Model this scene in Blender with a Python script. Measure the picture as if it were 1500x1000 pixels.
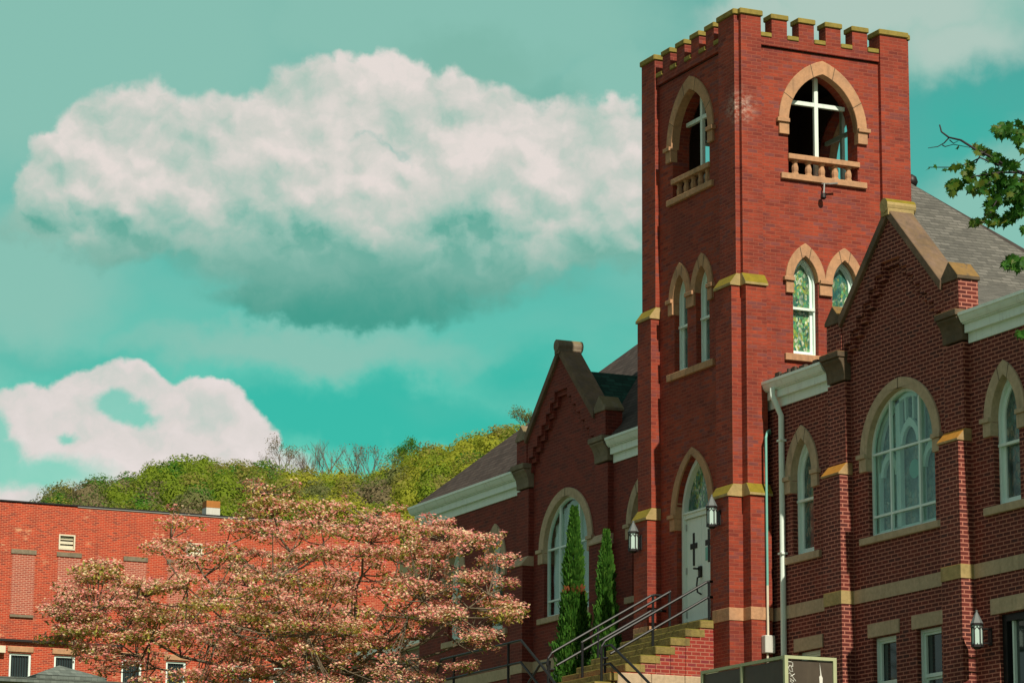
import bpy, bmesh, math, random
from mathutils import Vector, Matrix, noise
from mathutils.geometry import tessellate_polygon
random.seed(7)
R = math.radians
scene = bpy.context.scene
for o in list(bpy.data.objects): bpy.data.objects.remove(o)

# ------------------------------------------------------------------ camera
cd = bpy.data.cameras.new("camera"); cam = bpy.data.objects.new("camera", cd)
scene.collection.objects.link(cam); scene.camera = cam
cd.sensor_width = 36; cd.lens = 110.01; cd.clip_start = 0.5; cd.clip_end = 5000
CAM = Vector((47.9394, -26.1076, -6.7237))
rr = Vector((0.41668231, 0.90903105, 0.00619739))
uu = Vector((0.18437608, -0.09118623, 0.97861664))
ff = Vector((-0.89015803, 0.40662960, 0.20559927))
cam.matrix_world = Matrix(((rr.x, uu.x, -ff.x, CAM.x), (rr.y, uu.y, -ff.y, CAM.y), (rr.z, uu.z, -ff.z, CAM.z), (0, 0, 0, 1)))
scene.render.resolution_x = 1024; scene.render.resolution_y = 682

# ------------------------------------------------------------------ sun, exposure
SUN_EL, SUN_B = R(45), R(2.0)
sd = Vector((math.cos(SUN_EL)*math.cos(SUN_B), -math.cos(SUN_EL)*math.sin(SUN_B), math.sin(SUN_EL)))
sl = bpy.data.lights.new("sun", 'SUN'); sl.energy = 5.0; sl.angle = R(0.5); sl.color = (1.0, 0.9, 0.74)
so = bpy.data.objects.new("sun", sl); scene.collection.objects.link(so)
so.rotation_euler = sd.to_track_quat('Z', 'Y').to_euler(); so.location = (60, -10, 60)
scene.view_settings.view_transform = 'Standard'; scene.view_settings.look = 'None'
scene.view_settings.exposure = 0; scene.view_settings.gamma = 1

# ------------------------------------------------------------------ node helper
class NT:
    def __init__(s, tree): s.t = tree; s.n = tree.nodes; s.l = tree.links
    def put(s, sock, v):
        if v is None: return
        if isinstance(v, bpy.types.NodeSocket): s.l.new(v, sock)
        else: sock.default_value = v
    def m(s, op, a, b=None, c=None, clamp=False):
        n = s.n.new('ShaderNodeMath'); n.operation = op; n.use_clamp = clamp
        for i, v in enumerate((a, b, c)): s.put(n.inputs[i], v)
        return n.outputs[0]
    def v(s, op, a, b=None, out=0):
        n = s.n.new('ShaderNodeVectorMath'); n.operation = op
        s.put(n.inputs[0], a)
        if op == 'SCALE': s.put(n.inputs[3], b)
        else: s.put(n.inputs[1], b)
        return n.outputs['Value'] if op in ('LENGTH', 'DOT_PRODUCT') else n.outputs[0]
    def xyz(s, x, y, z):
        n = s.n.new('ShaderNodeCombineXYZ')
        for i, q in enumerate((x, y, z)): s.put(n.inputs[i], q)
        return n.outputs[0]
    def sep(s, v):
        n = s.n.new('ShaderNodeSeparateXYZ'); s.put(n.inputs[0], v); return n.outputs
    def mix(s, f, a, b, mode='MIX'):
        n = s.n.new('ShaderNodeMix'); n.data_type = 'RGBA'; n.blend_type = mode
        s.put(n.inputs[0], f); s.put(n.inputs[6], a); s.put(n.inputs[7], b); return n.outputs[2]
    def noise(s, v, scale, detail=4, rough=.55, dim='3D', out='Fac', dist=0):
        n = s.n.new('ShaderNodeTexNoise'); n.noise_dimensions = dim
        s.put(n.inputs['Vector'], v); s.put(n.inputs['Scale'], scale); s.put(n.inputs['Detail'], detail)
        s.put(n.inputs['Roughness'], rough); s.put(n.inputs['Distortion'], dist); return n.outputs[out]
    def vor(s, v, scale, out='Distance', feat='F1', dim='3D'):
        n = s.n.new('ShaderNodeTexVoronoi'); n.feature = feat; n.voronoi_dimensions = dim
        s.put(n.inputs['Vector'], v); s.put(n.inputs['Scale'], scale); return n.outputs[out]
    def mr(s, v, a, b, c=0., d=1., smooth=True):
        n = s.n.new('ShaderNodeMapRange'); n.interpolation_type = 'SMOOTHSTEP' if smooth else 'LINEAR'
        s.put(n.inputs[0], v)
        for i, q in enumerate((a, b, c, d)): s.put(n.inputs[i+1], q)
        return n.outputs[0]
    def ramp(s, f, stops):
        n = s.n.new('ShaderNodeValToRGB'); e = n.color_ramp.elements
        while len(e) < len(stops): e.new(.5)
        for i, (p, c) in enumerate(stops): e[i].position = p; e[i].color = (*c, 1)
        s.put(n.inputs[0], f); return n.outputs[0]
def C4(c): return (*c, 1.0)

# ------------------------------------------------------------------ sky
w = bpy.data.worlds.new("World"); scene.world = w; w.use_nodes = True
T = NT(w.node_tree); T.n.clear()
tc = T.n.new('ShaderNodeTexCoord'); D = tc.outputs['Generated']
dx, dy, dz = T.sep(D)
az = T.m('MULTIPLY', T.m('ARCTAN2', T.m('MULTIPLY', dx, -1), dy), 57.29578)
el = T.m('MULTIPLY', T.m('ARCSINE', dz), 57.29578)
px = T.m('MULTIPLY', T.m('SUBTRACT', 65.45, az), .9786)
P = T.xyz(px, el, 0)
nish = T.n.new('ShaderNodeTexSky'); nish.sky_type = 'NISHITA'; nish.sun_disc = False
nish.sun_elevation = SUN_EL; nish.sun_rotation = math.atan2(sd.x, sd.y)
nish.air_density = 1.0; nish.dust_density = .6; nish.ozone_density = 1.0
base = T.mix(1.0, nish.outputs[0], (.40, 1.22, .70, 1), 'MULTIPLY')
def U(u, v): return ((u-750)/80., 11.865+(500-v)/80.)
K = 10.0  # background strength is 0.1
def col(c): return (c[0]*K, c[1]*K, c[2]*K, 1)
# thin veil: paler teal drifting over the turquoise
vz = T.noise(T.v('MULTIPLY', P, (.10, .22, 1)), 1.0, 5, .5)
def blobs(lst, Pv):
    acc = None
    for (u, v, a, b, g) in lst:
        cx, cy = U(u, v)
        q = T.v('MULTIPLY', T.v('SUBTRACT', Pv, (cx, cy, 0)), (80./a, 80./b, 1))
        f = T.m('MULTIPLY', T.m('SUBTRACT', 1.0, T.v('LENGTH', q)), g)
        acc = f if acc is None else T.m('MAXIMUM', acc, f)
    return acc
wn = T.noise(P, .55, 3, .5, out='Color'); wn2 = T.noise(P, 1.9, 5, .6, out='Color')
Pw = T.v('ADD', P, T.v('ADD', T.v('SCALE', T.v('SUBTRACT', wn, (.5, .5, .5)), 1.5), T.v('SCALE', T.v('SUBTRACT', wn2, (.5, .5, .5)), .7)))
Pw = T.v('MULTIPLY', Pw, (1, 1, 0))
veil = T.m('MAXIMUM', T.mr(blobs([(60, 60, 600, 330, 1), (650, 40, 500, 150, 1), (1300, 20, 330, 130, 1.3), (0, 430, 260, 160, .8), (430, 520, 360, 45, .7), (1500, 330, 200, 130, 1.0), (900, 130, 120, 120, 1)], Pw), -.1, .55),
            T.m('MULTIPLY', T.mr(vz, .45, .7), .55))
veil = T.m('MULTIPLY', veil, .85)
deep = T.mr(blobs([(540, 615, 360, 75, 1.0), (40, 545, 300, 50, .6), (780, 560, 170, 80, .6), (1420, 190, 230, 110, .35), (1150, 520, 330, 110, .8)], Pw), 0, .6)
sky = T.mix(T.m('MULTIPLY', deep, .75), base, col((.015, .46, .37)))
sky = T.mix(veil, sky, col((.27, .54, .455)))
whitev = T.mr(blobs([(1420, 70, 170, 80, .7), (1290, 10, 260, 75, 1), (1130, 45, 150, 60, 1)], Pw), .0, .6)
sky = T.mix(T.m('MULTIPLY', whitev, .6), sky, col((.55, .62, .56)))
# relief (billow) field with a fake normal from two samples along the light direction
def billow(Pv):
    a = T.vor(Pv, .62, feat='SMOOTH_F1'); b = T.vor(Pv, 1.7, feat='SMOOTH_F1'); c = T.noise(Pv, 2.2, 6, .55)
    return T.m('ADD', T.m('ADD', T.m('MULTIPLY', a, -.75), T.m('MULTIPLY', b, -.20)), T.m('MULTIPLY', c, .20))
Pb = T.v('ADD', P, T.v('SCALE', T.v('SUBTRACT', wn2, (.5, .5, .5)), .5))
Pb = T.v('MULTIPLY', Pb, (1, 1.1, 0))
b0 = billow(Pb); b1 = billow(T.v('ADD', Pb, (.08, .22, 0)))
rel = T.m('SUBTRACT', b0, b1)
# main cloud
body = blobs([(85, 300, 75, 95, 1), (180, 235, 120, 110, 1), (320, 230, 140, 100, 1), (445, 185, 120, 85, 1), (560, 165, 110, 85, 1), (690, 200, 150, 100, 1),
              (800, 240, 130, 100, 1), (905, 235, 85, 85, 1), (430, 320, 400, 110, 1.1), (720, 320, 280, 110, 1.1)], T.v('ADD', Pw, (0, 0, 0)))
edge = T.m('ADD', body, T.m('MULTIPLY', T.m('SUBTRACT', b0, -.25), .30))
m1 = T.mr(edge, .0, .24)
under = blobs([(250, 350, 290, 60, 1.1), (60, 350, 75, 45, 1), (560, 390, 350, 90, 1.2), (510, 450, 240, 50, 1.3), (800, 350, 210, 75, 1.1), (900, 290, 120, 100, .9)], Pw)
m2 = T.m('MULTIPLY', T.mr(under, 0, .5), .92)
shcol = T.mix(T.mr(T.m('ADD', T.m('MULTIPLY', T.noise(Pw, .5, 5, .6), 2.4), el), 13.2, 15.6), col((.055, .32, .25)), col((.32, .53, .45)))
sky = T.mix(m2, sky, shcol)
grey = T.mr(blobs([(700, 90, 160, 70, 1), (780, 150, 100, 60, 1)], Pw), 0, .7)
sky = T.mix(T.m('MULTIPLY', grey, .65), sky, col((.20, .46, .38)))
hgt = T.mr(T.m('ADD', el, T.m('MULTIPLY', T.m('SUBTRACT', T.noise(P, .55, 5, .55), .5), 2.4)), 12.9, 15.2)
lit = T.m('ADD', T.m('MULTIPLY', hgt, .70), T.m('MULTIPLY', rel, 2.5))
lit = T.m('ADD', lit, T.m('MULTIPLY', T.m('SUBTRACT', T.noise(Pw, .6, 6, .58), .5), .95))
ccol = T.ramp(T.m('ADD', lit, .04), [(0, (.12, .40, .32)), (.2, (.26, .50, .42)), (.45, (.44, .57, .50)), (.7, (.62, .63, .58)), (.95, (.78, .71, .67))])
ccol = T.mix(1.0, ccol, (K, K, K, 1), 'MULTIPLY')
sky = T.mix(T.m('MULTIPLY', m1, T.mr(T.m('ADD', el, T.m('MULTIPLY', T.m('SUBTRACT', T.noise(P, .7, 4, .6), .5), 1.6)), 12.6, 14.2)), sky, ccol)
# low cloud behind the hill
Ph = T.v('MULTIPLY', T.v('ADD', P, T.v('SCALE', T.v('SUBTRACT', wn2, (.5, .5, .5)), .5)), (1, 1, 0))
body2 = blobs([(170, 620, 125, 80, 1), (290, 630, 100, 70, 1), (70, 640, 110, 70, 1), (170, 655, 150, 100, 1), (310, 660, 110, 85, 1), (60, 680, 120, 75, 1), (230, 720, 260, 90, 1), (370, 660, 45, 40, 1), (-60, 680, 170, 100, 1), (0, 650, 110, 60, 1)], T.v('MULTIPLY', T.v('ADD', P, T.v('SCALE', T.v('SUBTRACT', Pw, P), .5)), (1, 1, 0)))
e2 = T.m('ADD', body2, T.m('MULTIPLY', T.m('SUBTRACT', b0, -.25), .22))
hole = T.mr(blobs([(172, 600, 36, 26, 1), (195, 612, 42, 24, 1), (215, 622, 32, 18, 1), (105, 652, 20, 12, .7), (15, 690, 45, 45, 1), (70, 705, 120, 30, .8), (5, 655, 26, 45, 1)], Ph), -.12, .55)
m3 = T.m('MULTIPLY', T.mr(e2, .02, .13), T.m('SUBTRACT', 1, T.m('MULTIPLY', hole, .8)))
c3 = T.ramp(T.m('ADD', .66, T.m('ADD', T.m('MULTIPLY', rel, 1.3), T.m('MULTIPLY', T.m('SUBTRACT', T.noise(Pw, 1.1, 5, .6), .5), 1.1))), [(0, (.30, .54, .47)), (.35, (.56, .62, .57)), (.65, (.72, .67, .64)), (1, (.82, .74, .72))])
c3 = T.mix(1.0, c3, (K, K, K, 1), 'MULTIPLY')
sky = T.mix(m3, sky, c3)
# unseen sky outside the view: dim mottled grey, added to lower the ambient light
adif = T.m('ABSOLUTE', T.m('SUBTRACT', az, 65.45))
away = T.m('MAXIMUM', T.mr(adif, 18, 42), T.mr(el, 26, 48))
dimsky = T.mix(T.mr(T.noise(D, 2.2, 5, .6), .35, .65), col((.12, .20, .19)), col((.31, .37, .345)))
sky = T.mix(away, sky, dimsky)
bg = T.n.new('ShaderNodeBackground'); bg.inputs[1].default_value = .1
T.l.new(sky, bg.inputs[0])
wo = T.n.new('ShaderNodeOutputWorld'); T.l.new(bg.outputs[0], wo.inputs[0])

# ------------------------------------------------------------------ materials
def new_mat(name):
    m = bpy.data.materials.new(name); m.use_nodes = True; t = NT(m.node_tree)
    p = t.n['Principled BSDF']; return m, t, p
def geo(t):
    g = t.n.new('ShaderNodeNewGeometry'); return g.outputs['Position'], g.outputs['Normal']
def bump(t, p, h, s=.4, d=.02):
    b = t.n.new('ShaderNodeBump'); b.inputs['Strength'].default_value = s; b.inputs['Distance'].default_value = d
    t.put(b.inputs['Height'], h); t.l.new(b.outputs[0], p.inputs['Normal'])
def wallcoord(t):
    pos, nor = geo(t); x, y, z = t.sep(pos); nx, ny, nz = t.sep(nor)
    f = t.m('GREATER_THAN', t.m('ABSOLUTE', nx), .6)
    u = t.m('ADD', t.m('MULTIPLY', y, f), t.m('MULTIPLY', x, t.m('SUBTRACT', 1, f)))
    return t.xyz(u, z, 0), pos, nor
def brick_mat(name, c1, c2, c3, mortar, msize=.010, row=.069, width=.215, dirt=.5, white=0, rough=.85, patch=None):
    m, t, p = new_mat(name); uv, pos, nor = wallcoord(t)
    b = t.n.new('ShaderNodeTexBrick'); t.put(b.inputs['Vector'], uv)
    b.inputs['Scale'].default_value = 1; b.inputs['Mortar Size'].default_value = msize; b.inputs['Mortar Smooth'].default_value = .3
    b.inputs['Bias'].default_value = 0; b.inputs['Brick Width'].default_value = width; b.inputs['Row Height'].default_value = row
    b.inputs['Color1'].default_value = (0, 0, 0, 1); b.inputs['Color2'].default_value = (1, 1, 1, 1); b.inputs['Mortar'].default_value = (.5, .5, .5, 1)
    sepc = t.n.new('ShaderNodeSeparateColor'); t.l.new(b.outputs['Color'], sepc.inputs[0]); rnd = sepc.outputs[0]
    col = t.ramp(rnd, [(0, c1), (.3, c2), (.72, c2), (.9, c3), (1, c3)])
    big = t.noise(pos, .9, 5, .6)
    col = t.mix(t.mr(big, .35, .68, 0, .75), col, C4(c1))
    mid = t.noise(t.v('MULTIPLY', pos, (3, 3, 9)), 1.0, 4, .7)
    col = t.mix(1.0, col, t.ramp(mid, [(.25, (.58, .56, .58)), (.75, (1.25, 1.2, 1.12))]), 'MULTIPLY')
    mcol = t.mix(t.noise(pos, 3, 3, .6), C4(mortar), C4([q*.6 for q in mortar]))
    col = t.mix(b.outputs['Fac'], col, mcol)
    streak = t.noise(t.v('MULTIPLY', pos, (3.2, 3.2, .28)), 1.0, 6, .68)
    col = t.mix(t.mr(streak, .5, .85, 0, dirt), col, (.04, .02, .015, 1))
    if white:
        wv = t.mr(t.noise(pos, .55, 5, .75), .53, .66, 0, white)
        wf = t.m('MULTIPLY', wv, t.mr(t.noise(t.v('MULTIPLY', pos, (4, 2.6, 6)), 1.0, 2, .6), .52, .62))
        col = t.mix(wf, col, (.66, .36, .20, 1))
    if patch:
        q = t.v('LENGTH', t.v('MULTIPLY', t.v('SUBTRACT', pos, patch[0]), patch[1]))
        pf = t.m('MULTIPLY', t.mr(q, 1.0, .0), t.mr(t.noise(t.v('MULTIPLY', pos, (8, 8, 15)), 1.0, 4, .8), .42, .66, 0, .55))
        col = t.mix(pf, col, (.75, .62, .52, 1))
    t.put(p.inputs['Base Color'], col); p.inputs['Roughness'].default_value = rough
    h = t.m('ADD', t.m('MULTIPLY', b.outputs['Fac'], -1.0), t.m('MULTIPLY', t.noise(pos, 40, 3, .6), .3))
    bump(t, p, h, .5, .006)
    return m
def stone_mat(name, c1, c2, lichen=.0, lcol=(.38, .27, .02), stain=.5, rough=.9, bumpd=.01):
    m, t, p = new_mat(name); pos, nor = geo(t)
    n1 = t.noise(pos, 2.2, 6, .65); n2 = t.noise(pos, 14, 4, .6)
    col = t.mix(t.mr(n1, .3, .7), C4(c1), C4(c2))
    col = t.mix(1.0, col, t.ramp(n2, [(.2, (.78, .77, .74)), (.8, (1.15, 1.14, 1.12))]), 'MULTIPLY')
    st = t.noise(t.v('MULTIPLY', pos, (4, 4, .5)), 1.2, 5, .65)
    col = t.mix(t.mr(st, .5, .8, 0, stain), col, (.06, .05, .03, 1))
    if lichen:
        nz = t.sep(nor)[2]
        f = t.m('MULTIPLY', t.mr(nz, .25, .55, .12, 1), t.mr(t.noise(pos, 5, 5, .7), .52-.3*lichen, .62-.22*lichen))
        lc = t.mix(t.noise(pos, 8, 3, .6), C4(lcol), C4([q*.4 for q in lcol]))
        col = t.mix(t.m('MULTIPLY', f, min(1, lichen)), col, lc)
    t.put(p.inputs['Base Color'], col); p.inputs['Roughness'].default_value = rough
    bump(t, p, t.m('ADD', n2, t.noise(pos, 6, 5, .7)), .5, bumpd)
    return m
def plain_mat(name, c, rough=.5, metal=0, var=.25, scale=6, spec=.5, dirt=0):
    m, t, p = new_mat(name); pos, nor = geo(t)
    n = t.noise(pos, scale, 5, .65)
    col = t.mix(n, C4([q*(1-var) for q in c]), C4([min(1, q*(1+var)) for q in c]))
    if dirt:
        st = t.noise(t.v('MULTIPLY', pos, (6, 6, .8)), 1.2, 5, .7)
        col = t.mix(t.mr(st, .5, .8, 0, dirt), col, (.12, .10, .07, 1))
    t.put(p.inputs['Base Color'], col)
    p.inputs['Roughness'].default_value = rough; p.inputs['Metallic'].default_value = metal; p.inputs['Specular IOR Level'].default_value = spec
    return m
def shingle_mat(name, c1, c2, c3, row=.11):
    m, t, p = new_mat(name); pos, nor = geo(t); x, y, z = t.sep(pos); nx, ny, nz = t.sep(nor)
    f = t.m('GREATER_THAN', t.m('ABSOLUTE', nx), t.m('ABSOLUTE', ny))
    u = t.m('ADD', t.m('MULTIPLY', y, f), t.m('MULTIPLY', x, t.m('SUBTRACT', 1, f)))
    hor = t.m('MAXIMUM', .3, t.m('SQRT', t.m('SUBTRACT', 1, t.m('MULTIPLY', nz, nz))))
    vv = t.m('DIVIDE', z, hor)
    b = t.n.new('ShaderNodeTexBrick'); t.put(b.inputs['Vector'], t.xyz(u, vv, 0))
    b.inputs['Scale'].default_value = 1; b.inputs['Mortar Size'].default_value = .012; b.inputs['Brick Width'].default_value = .2; b.inputs['Row Height'].default_value = row
    b.inputs['Mortar Smooth'].default_value = .5; b.offset = .37
    b.inputs['Color1'].default_value = (0, 0, 0, 1); b.inputs['Color2'].default_value = (1, 1, 1, 1)
    sc = t.n.new('ShaderNodeSeparateColor'); t.l.new(b.outputs['Color'], sc.inputs[0])
    blot = t.noise(t.xyz(t.m('MULTIPLY', u, 8), t.m('MULTIPLY', vv, 9.1), 0), 1.0, 3, .6)
    val = t.m('ADD', t.m('MULTIPLY', sc.outputs[0], .55), t.m('MULTIPLY', blot, .5))
    col = t.ramp(val, [(.15, c1), (.5, c2), (.85, c3)])
    saw = t.m('FRACT', t.m('DIVIDE', vv, row))
    col = t.mix(t.mr(saw, 0, .25, .55, 0), col, (.02, .018, .016, 1))
    col = t.mix(1.0, col, t.ramp(t.noise(pos, .7, 4, .6), [(.3, (.85, .85, .85)), (.7, (1.1, 1.08, 1.05))]), 'MULTIPLY')
    t.put(p.inputs['Base Color'], col); p.inputs['Roughness'].default_value = .95; p.inputs['Specular IOR Level'].default_value = .2
    bump(t, p, t.m('MULTIPLY', t.m('SUBTRACT', 1, saw), 1), .7, .012)
    return m
def stained_mat(name, cols, scale=9, dark=.0, rough=.12):
    m, t, p = new_mat(name); uv, pos, nor = wallcoord(t)
    v = t.v('MULTIPLY', uv, (1.6, 1.0, 1))
    c = t.vor(v, scale, 'Color'); sc = t.n.new('ShaderNodeSeparateColor'); t.l.new(c, sc.inputs[0])
    n = len(cols)
    col = t.ramp(sc.outputs[0], [(i/(n-1), q) for i, q in enumerate(cols)])
    col = t.mix(t.mr(t.noise(pos, 2.6, 4, .6), .42, .62), col, C4([q*.7 for q in cols[0]]))
    col = t.mix(1.0, col, t.ramp(t.noise(t.v('MULTIPLY', pos, (3, 3, 1.2)), 1.0, 4, .6), [(.3, (.6, .62, .65)), (.7, (1.4, 1.35, 1.3))]), 'MULTIPLY')
    e = t.vor(v, scale, 'Distance', 'DISTANCE_TO_EDGE')
    col = t.mix(t.mr(e, .0, .06, .85, 0), col, (.03, .04, .04, 1))
    t.put(p.inputs['Base Color'], col); p.inputs['Roughness'].default_value = rough; p.inputs['Specular IOR Level'].default_value = .8
    bump(t, p, sc.outputs[1], .25, .01)
    return m
def glass_mat(name, tint=(.9, .97, .95), f=.25):
    m, t, p = new_mat(name)
    tr = t.n.new('ShaderNodeBsdfTransparent'); tr.inputs[0].default_value = C4(tint)
    gl = t.n.new('ShaderNodeBsdfGlossy'); gl.inputs['Roughness'].default_value = .06; gl.inputs[0].default_value = (.8, .9, .9, 1)
    pos, nor = geo(t); b = t.n.new('ShaderNodeBump'); b.inputs['Strength'].default_value = .15; b.inputs['Distance'].default_value = .05
    t.put(b.inputs['Height'], t.noise(pos, 1.5, 2, .5)); t.l.new(b.outputs[0], gl.inputs['Normal'])
    lw = t.n.new('ShaderNodeLayerWeight'); lw.inputs[0].default_value = .35
    mx = t.n.new('ShaderNodeMixShader'); t.put(mx.inputs[0], t.m('MULTIPLY', lw.outputs['Fresnel'], f)); t.l.new(tr.outputs[0], mx.inputs[1]); t.l.new(gl.outputs[0], mx.inputs[2])
    t.l.new(mx.outputs[0], t.n['Material Output'].inputs[0]); return m
def leaf_mat(name, c, c2, trans=.35, scale=1.5, rough=.6):
    m, t, p = new_mat(name); pos, nor = geo(t)
    oi = t.n.new('ShaderNodeNewGeometry')
    col = t.mix(t.m('FRACT', t.m('MULTIPLY', oi.outputs['Random Per Island'], 7.3)), C4(c), C4(c2))
    p.inputs['Roughness'].default_value = rough; p.inputs['Specular IOR Level'].default_value = .3
    t.put(p.inputs['Base Color'], col)
    tl = t.n.new('ShaderNodeBsdfTranslucent'); t.put(tl.inputs[0], col)
    mx = t.n.new('ShaderNodeMixShader'); mx.inputs[0].default_value = trans
    t.l.new(p.outputs[0], mx.inputs[1]); t.l.new(tl.outputs[0], mx.inputs[2]); t.l.new(mx.outputs[0], t.n['Material Output'].inputs[0])
    return m

M = {}
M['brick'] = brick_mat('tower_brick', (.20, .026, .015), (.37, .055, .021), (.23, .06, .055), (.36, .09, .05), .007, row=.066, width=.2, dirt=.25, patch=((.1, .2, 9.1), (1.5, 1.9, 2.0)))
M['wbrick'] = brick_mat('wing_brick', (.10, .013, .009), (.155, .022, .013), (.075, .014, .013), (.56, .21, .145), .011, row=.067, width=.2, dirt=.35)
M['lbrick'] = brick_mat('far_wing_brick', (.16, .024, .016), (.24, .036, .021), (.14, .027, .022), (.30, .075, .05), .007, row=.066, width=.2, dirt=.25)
M['stepbrick'] = brick_mat('step_brick', (.28, .025, .018), (.37, .042, .022), (.19, .025, .04), (.50, .20, .13), .009, row=.067, width=.175, dirt=.1)
M['redbrick'] = brick_mat('old_red_brick', (.34, .028, .009), (.56, .052, .012), (.24, .03, .018), (.72, .24, .13), .013, row=.075, width=.23, dirt=.5, white=.85)
M['infill'] = brick_mat('infill_brick', (.36, .06, .035), (.46, .09, .05), (.30, .05, .035), (.72, .36, .25), .016, row=.078, width=.23, dirt=.15)
M['stone'] = stone_mat('limestone', (.57, .31, .165), (.44, .25, .145), .25, (.40, .27, .05), stain=.55)
M['sandstone'] = stone_mat('pale_sandstone', (.56, .43, .29), (.48, .37, .25), .15, stain=.4)
M['mossy'] = stone_mat('mossy_stone', (.50, .36, .17), (.36, .28, .12), 1.5, (.30, .23, .008), stain=.45)
M['mosscap'] = stone_mat('moss_covered_cap', (.33, .25, .06), (.24, .19, .04), 1.5, (.30, .24, .008), stain=.4)
M['dirty'] = stone_mat('weathered_stone', (.15, .11, .075), (.075, .058, .04), .7, (.36, .2, .04), stain=.8)
M['step'] = stone_mat('mossy_steps', (.34, .25, .08), (.20, .16, .05), 1.0, (.22, .19, .02), stain=.75, bumpd=.03)
M['white'] = plain_mat('white_paint', (.80, .92, .84), .45, var=.06, dirt=.3)
M['frame'] = plain_mat('window_paint', (.78, .95, .88), .4, var=.08, dirt=.25)
M['door'] = plain_mat('door_paint', (.82, .92, .86), .5, var=.05, dirt=.12)
M['cream'] = plain_mat('cream_paint', (.72, .66, .50), .6, var=.08, dirt=.3)
M['shingle'] = shingle_mat('grey_shingle', (.085, .085, .078), (.13, .128, .115), (.175, .17, .155))
M['bshingle'] = shingle_mat('brown_shingle', (.045, .033, .03), (.068, .052, .046), (.09, .07, .062), .13)
M['shade_shingle'] = shingle_mat('tower_shade_shingle', (.006, .03, .022), (.010, .055, .04), (.02, .085, .065), .12)  # grey shingle with the tower's shade put into its colour
M['black'] = plain_mat('black_metal', (.012, .013, .014), .4, 0, .3, spec=.25)
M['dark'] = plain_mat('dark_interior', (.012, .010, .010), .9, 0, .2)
M['belfry_shade'] = plain_mat('belfry_shade_tone', (.07, .035, .026), .9, 0, .3)  # belfry's inner shade as a dark colour
M['pewter'] = plain_mat('dull_pewter', (.12, .14, .14), .6, 0, .2)
M['iron'] = plain_mat('dark_iron', (.035, .03, .03), .5, .6, .3)
M['teal'] = plain_mat('verdigris_paint', (.20, .52, .44), .5, 0, .2)
M['steel'] = plain_mat('galvanised_steel', (.45, .46, .44), .4, .7, .2)
M['boxgrey'] = plain_mat('box_paint', (.62, .62, .56), .5, 0, .08, dirt=.3)
M['ltglass'] = plain_mat('frosted_lantern_glass', (.52, .68, .63), .25, 0, .08)
M['glass'] = glass_mat('window_glass')
M['stain'] = stained_mat('stained_glass_dim', [(.05, .11, .10), (.13, .24, .20), (.08, .17, .15), (.20, .20, .14), (.26, .28, .22)], 12)
M['stainG'] = stained_mat('stained_glass_green', [(.03, .17, .15), (.10, .30, .12), (.36, .42, .06), (.02, .09, .09), (.14, .44, .16), (.62, .68, .50), (.30, .40, .30)], 17)
M['stainbig'] = stained_mat('stained_glass_pale', [(.12, .22, .20), (.25, .38, .33), (.18, .30, .27), (.34, .34, .26), (.42, .46, .38)], 10)
M['curtain'] = stained_mat('curtained_glass', [(.42, .52, .48), (.52, .60, .55), (.34, .44, .40)], 3, rough=.3)
M['darkglass'] = plain_mat('dark_window_glass', (.03, .045, .045), .08, 0, .4, 2, 1.0)
M['bark'] = stone_mat('bark', (.10, .075, .055), (.05, .038, .03), 0, stain=.3, bumpd=.02)
M['dogbark'] = stone_mat('dogwood_bark', (.16, .13, .085), (.09, .075, .05), 0, stain=.2, bumpd=.02)
M['barkpale'] = stone_mat('pale_bark', (.22, .17, .14), (.14, .11, .09), 0, stain=.2)
M['ground'] = stone_mat('grass_ground', (.07, .11, .03), (.05, .08, .025), 0, stain=.2)
M['asphalt'] = stone_mat('asphalt', (.055, .055, .055), (.045, .045, .045), 0, stain=.1)
M['hill'] = stone_mat('hill_floor', (.06, .07, .02), (.05, .06, .02), 0)
M['concrete'] = stone_mat('concrete', (.42, .38, .31), (.34, .31, .26), .2, stain=.3)
M['siding'] = plain_mat('tan_siding', (.42, .30, .26), .6, 0, .08)
M['slate'] = shingle_mat('grey_green_roofing', (.10, .12, .11), (.14, .17, .155), (.18, .21, .19), .3)
M['panel'] = plain_mat('dark_panel', (.075, .058, .042), .45, 0, .4, 5, dirt=.3)
M['paleframe'] = plain_mat('pale_green_paint', (.44, .48, .28), .5, 0, .12, dirt=.25)
M['chalk'] = plain_mat('white_scribble', (.75, .74, .68), .7, 0, .15)
M['rust'] = plain_mat('rusty_metal', (.42, .16, .03), .8, 0, .4)

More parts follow.
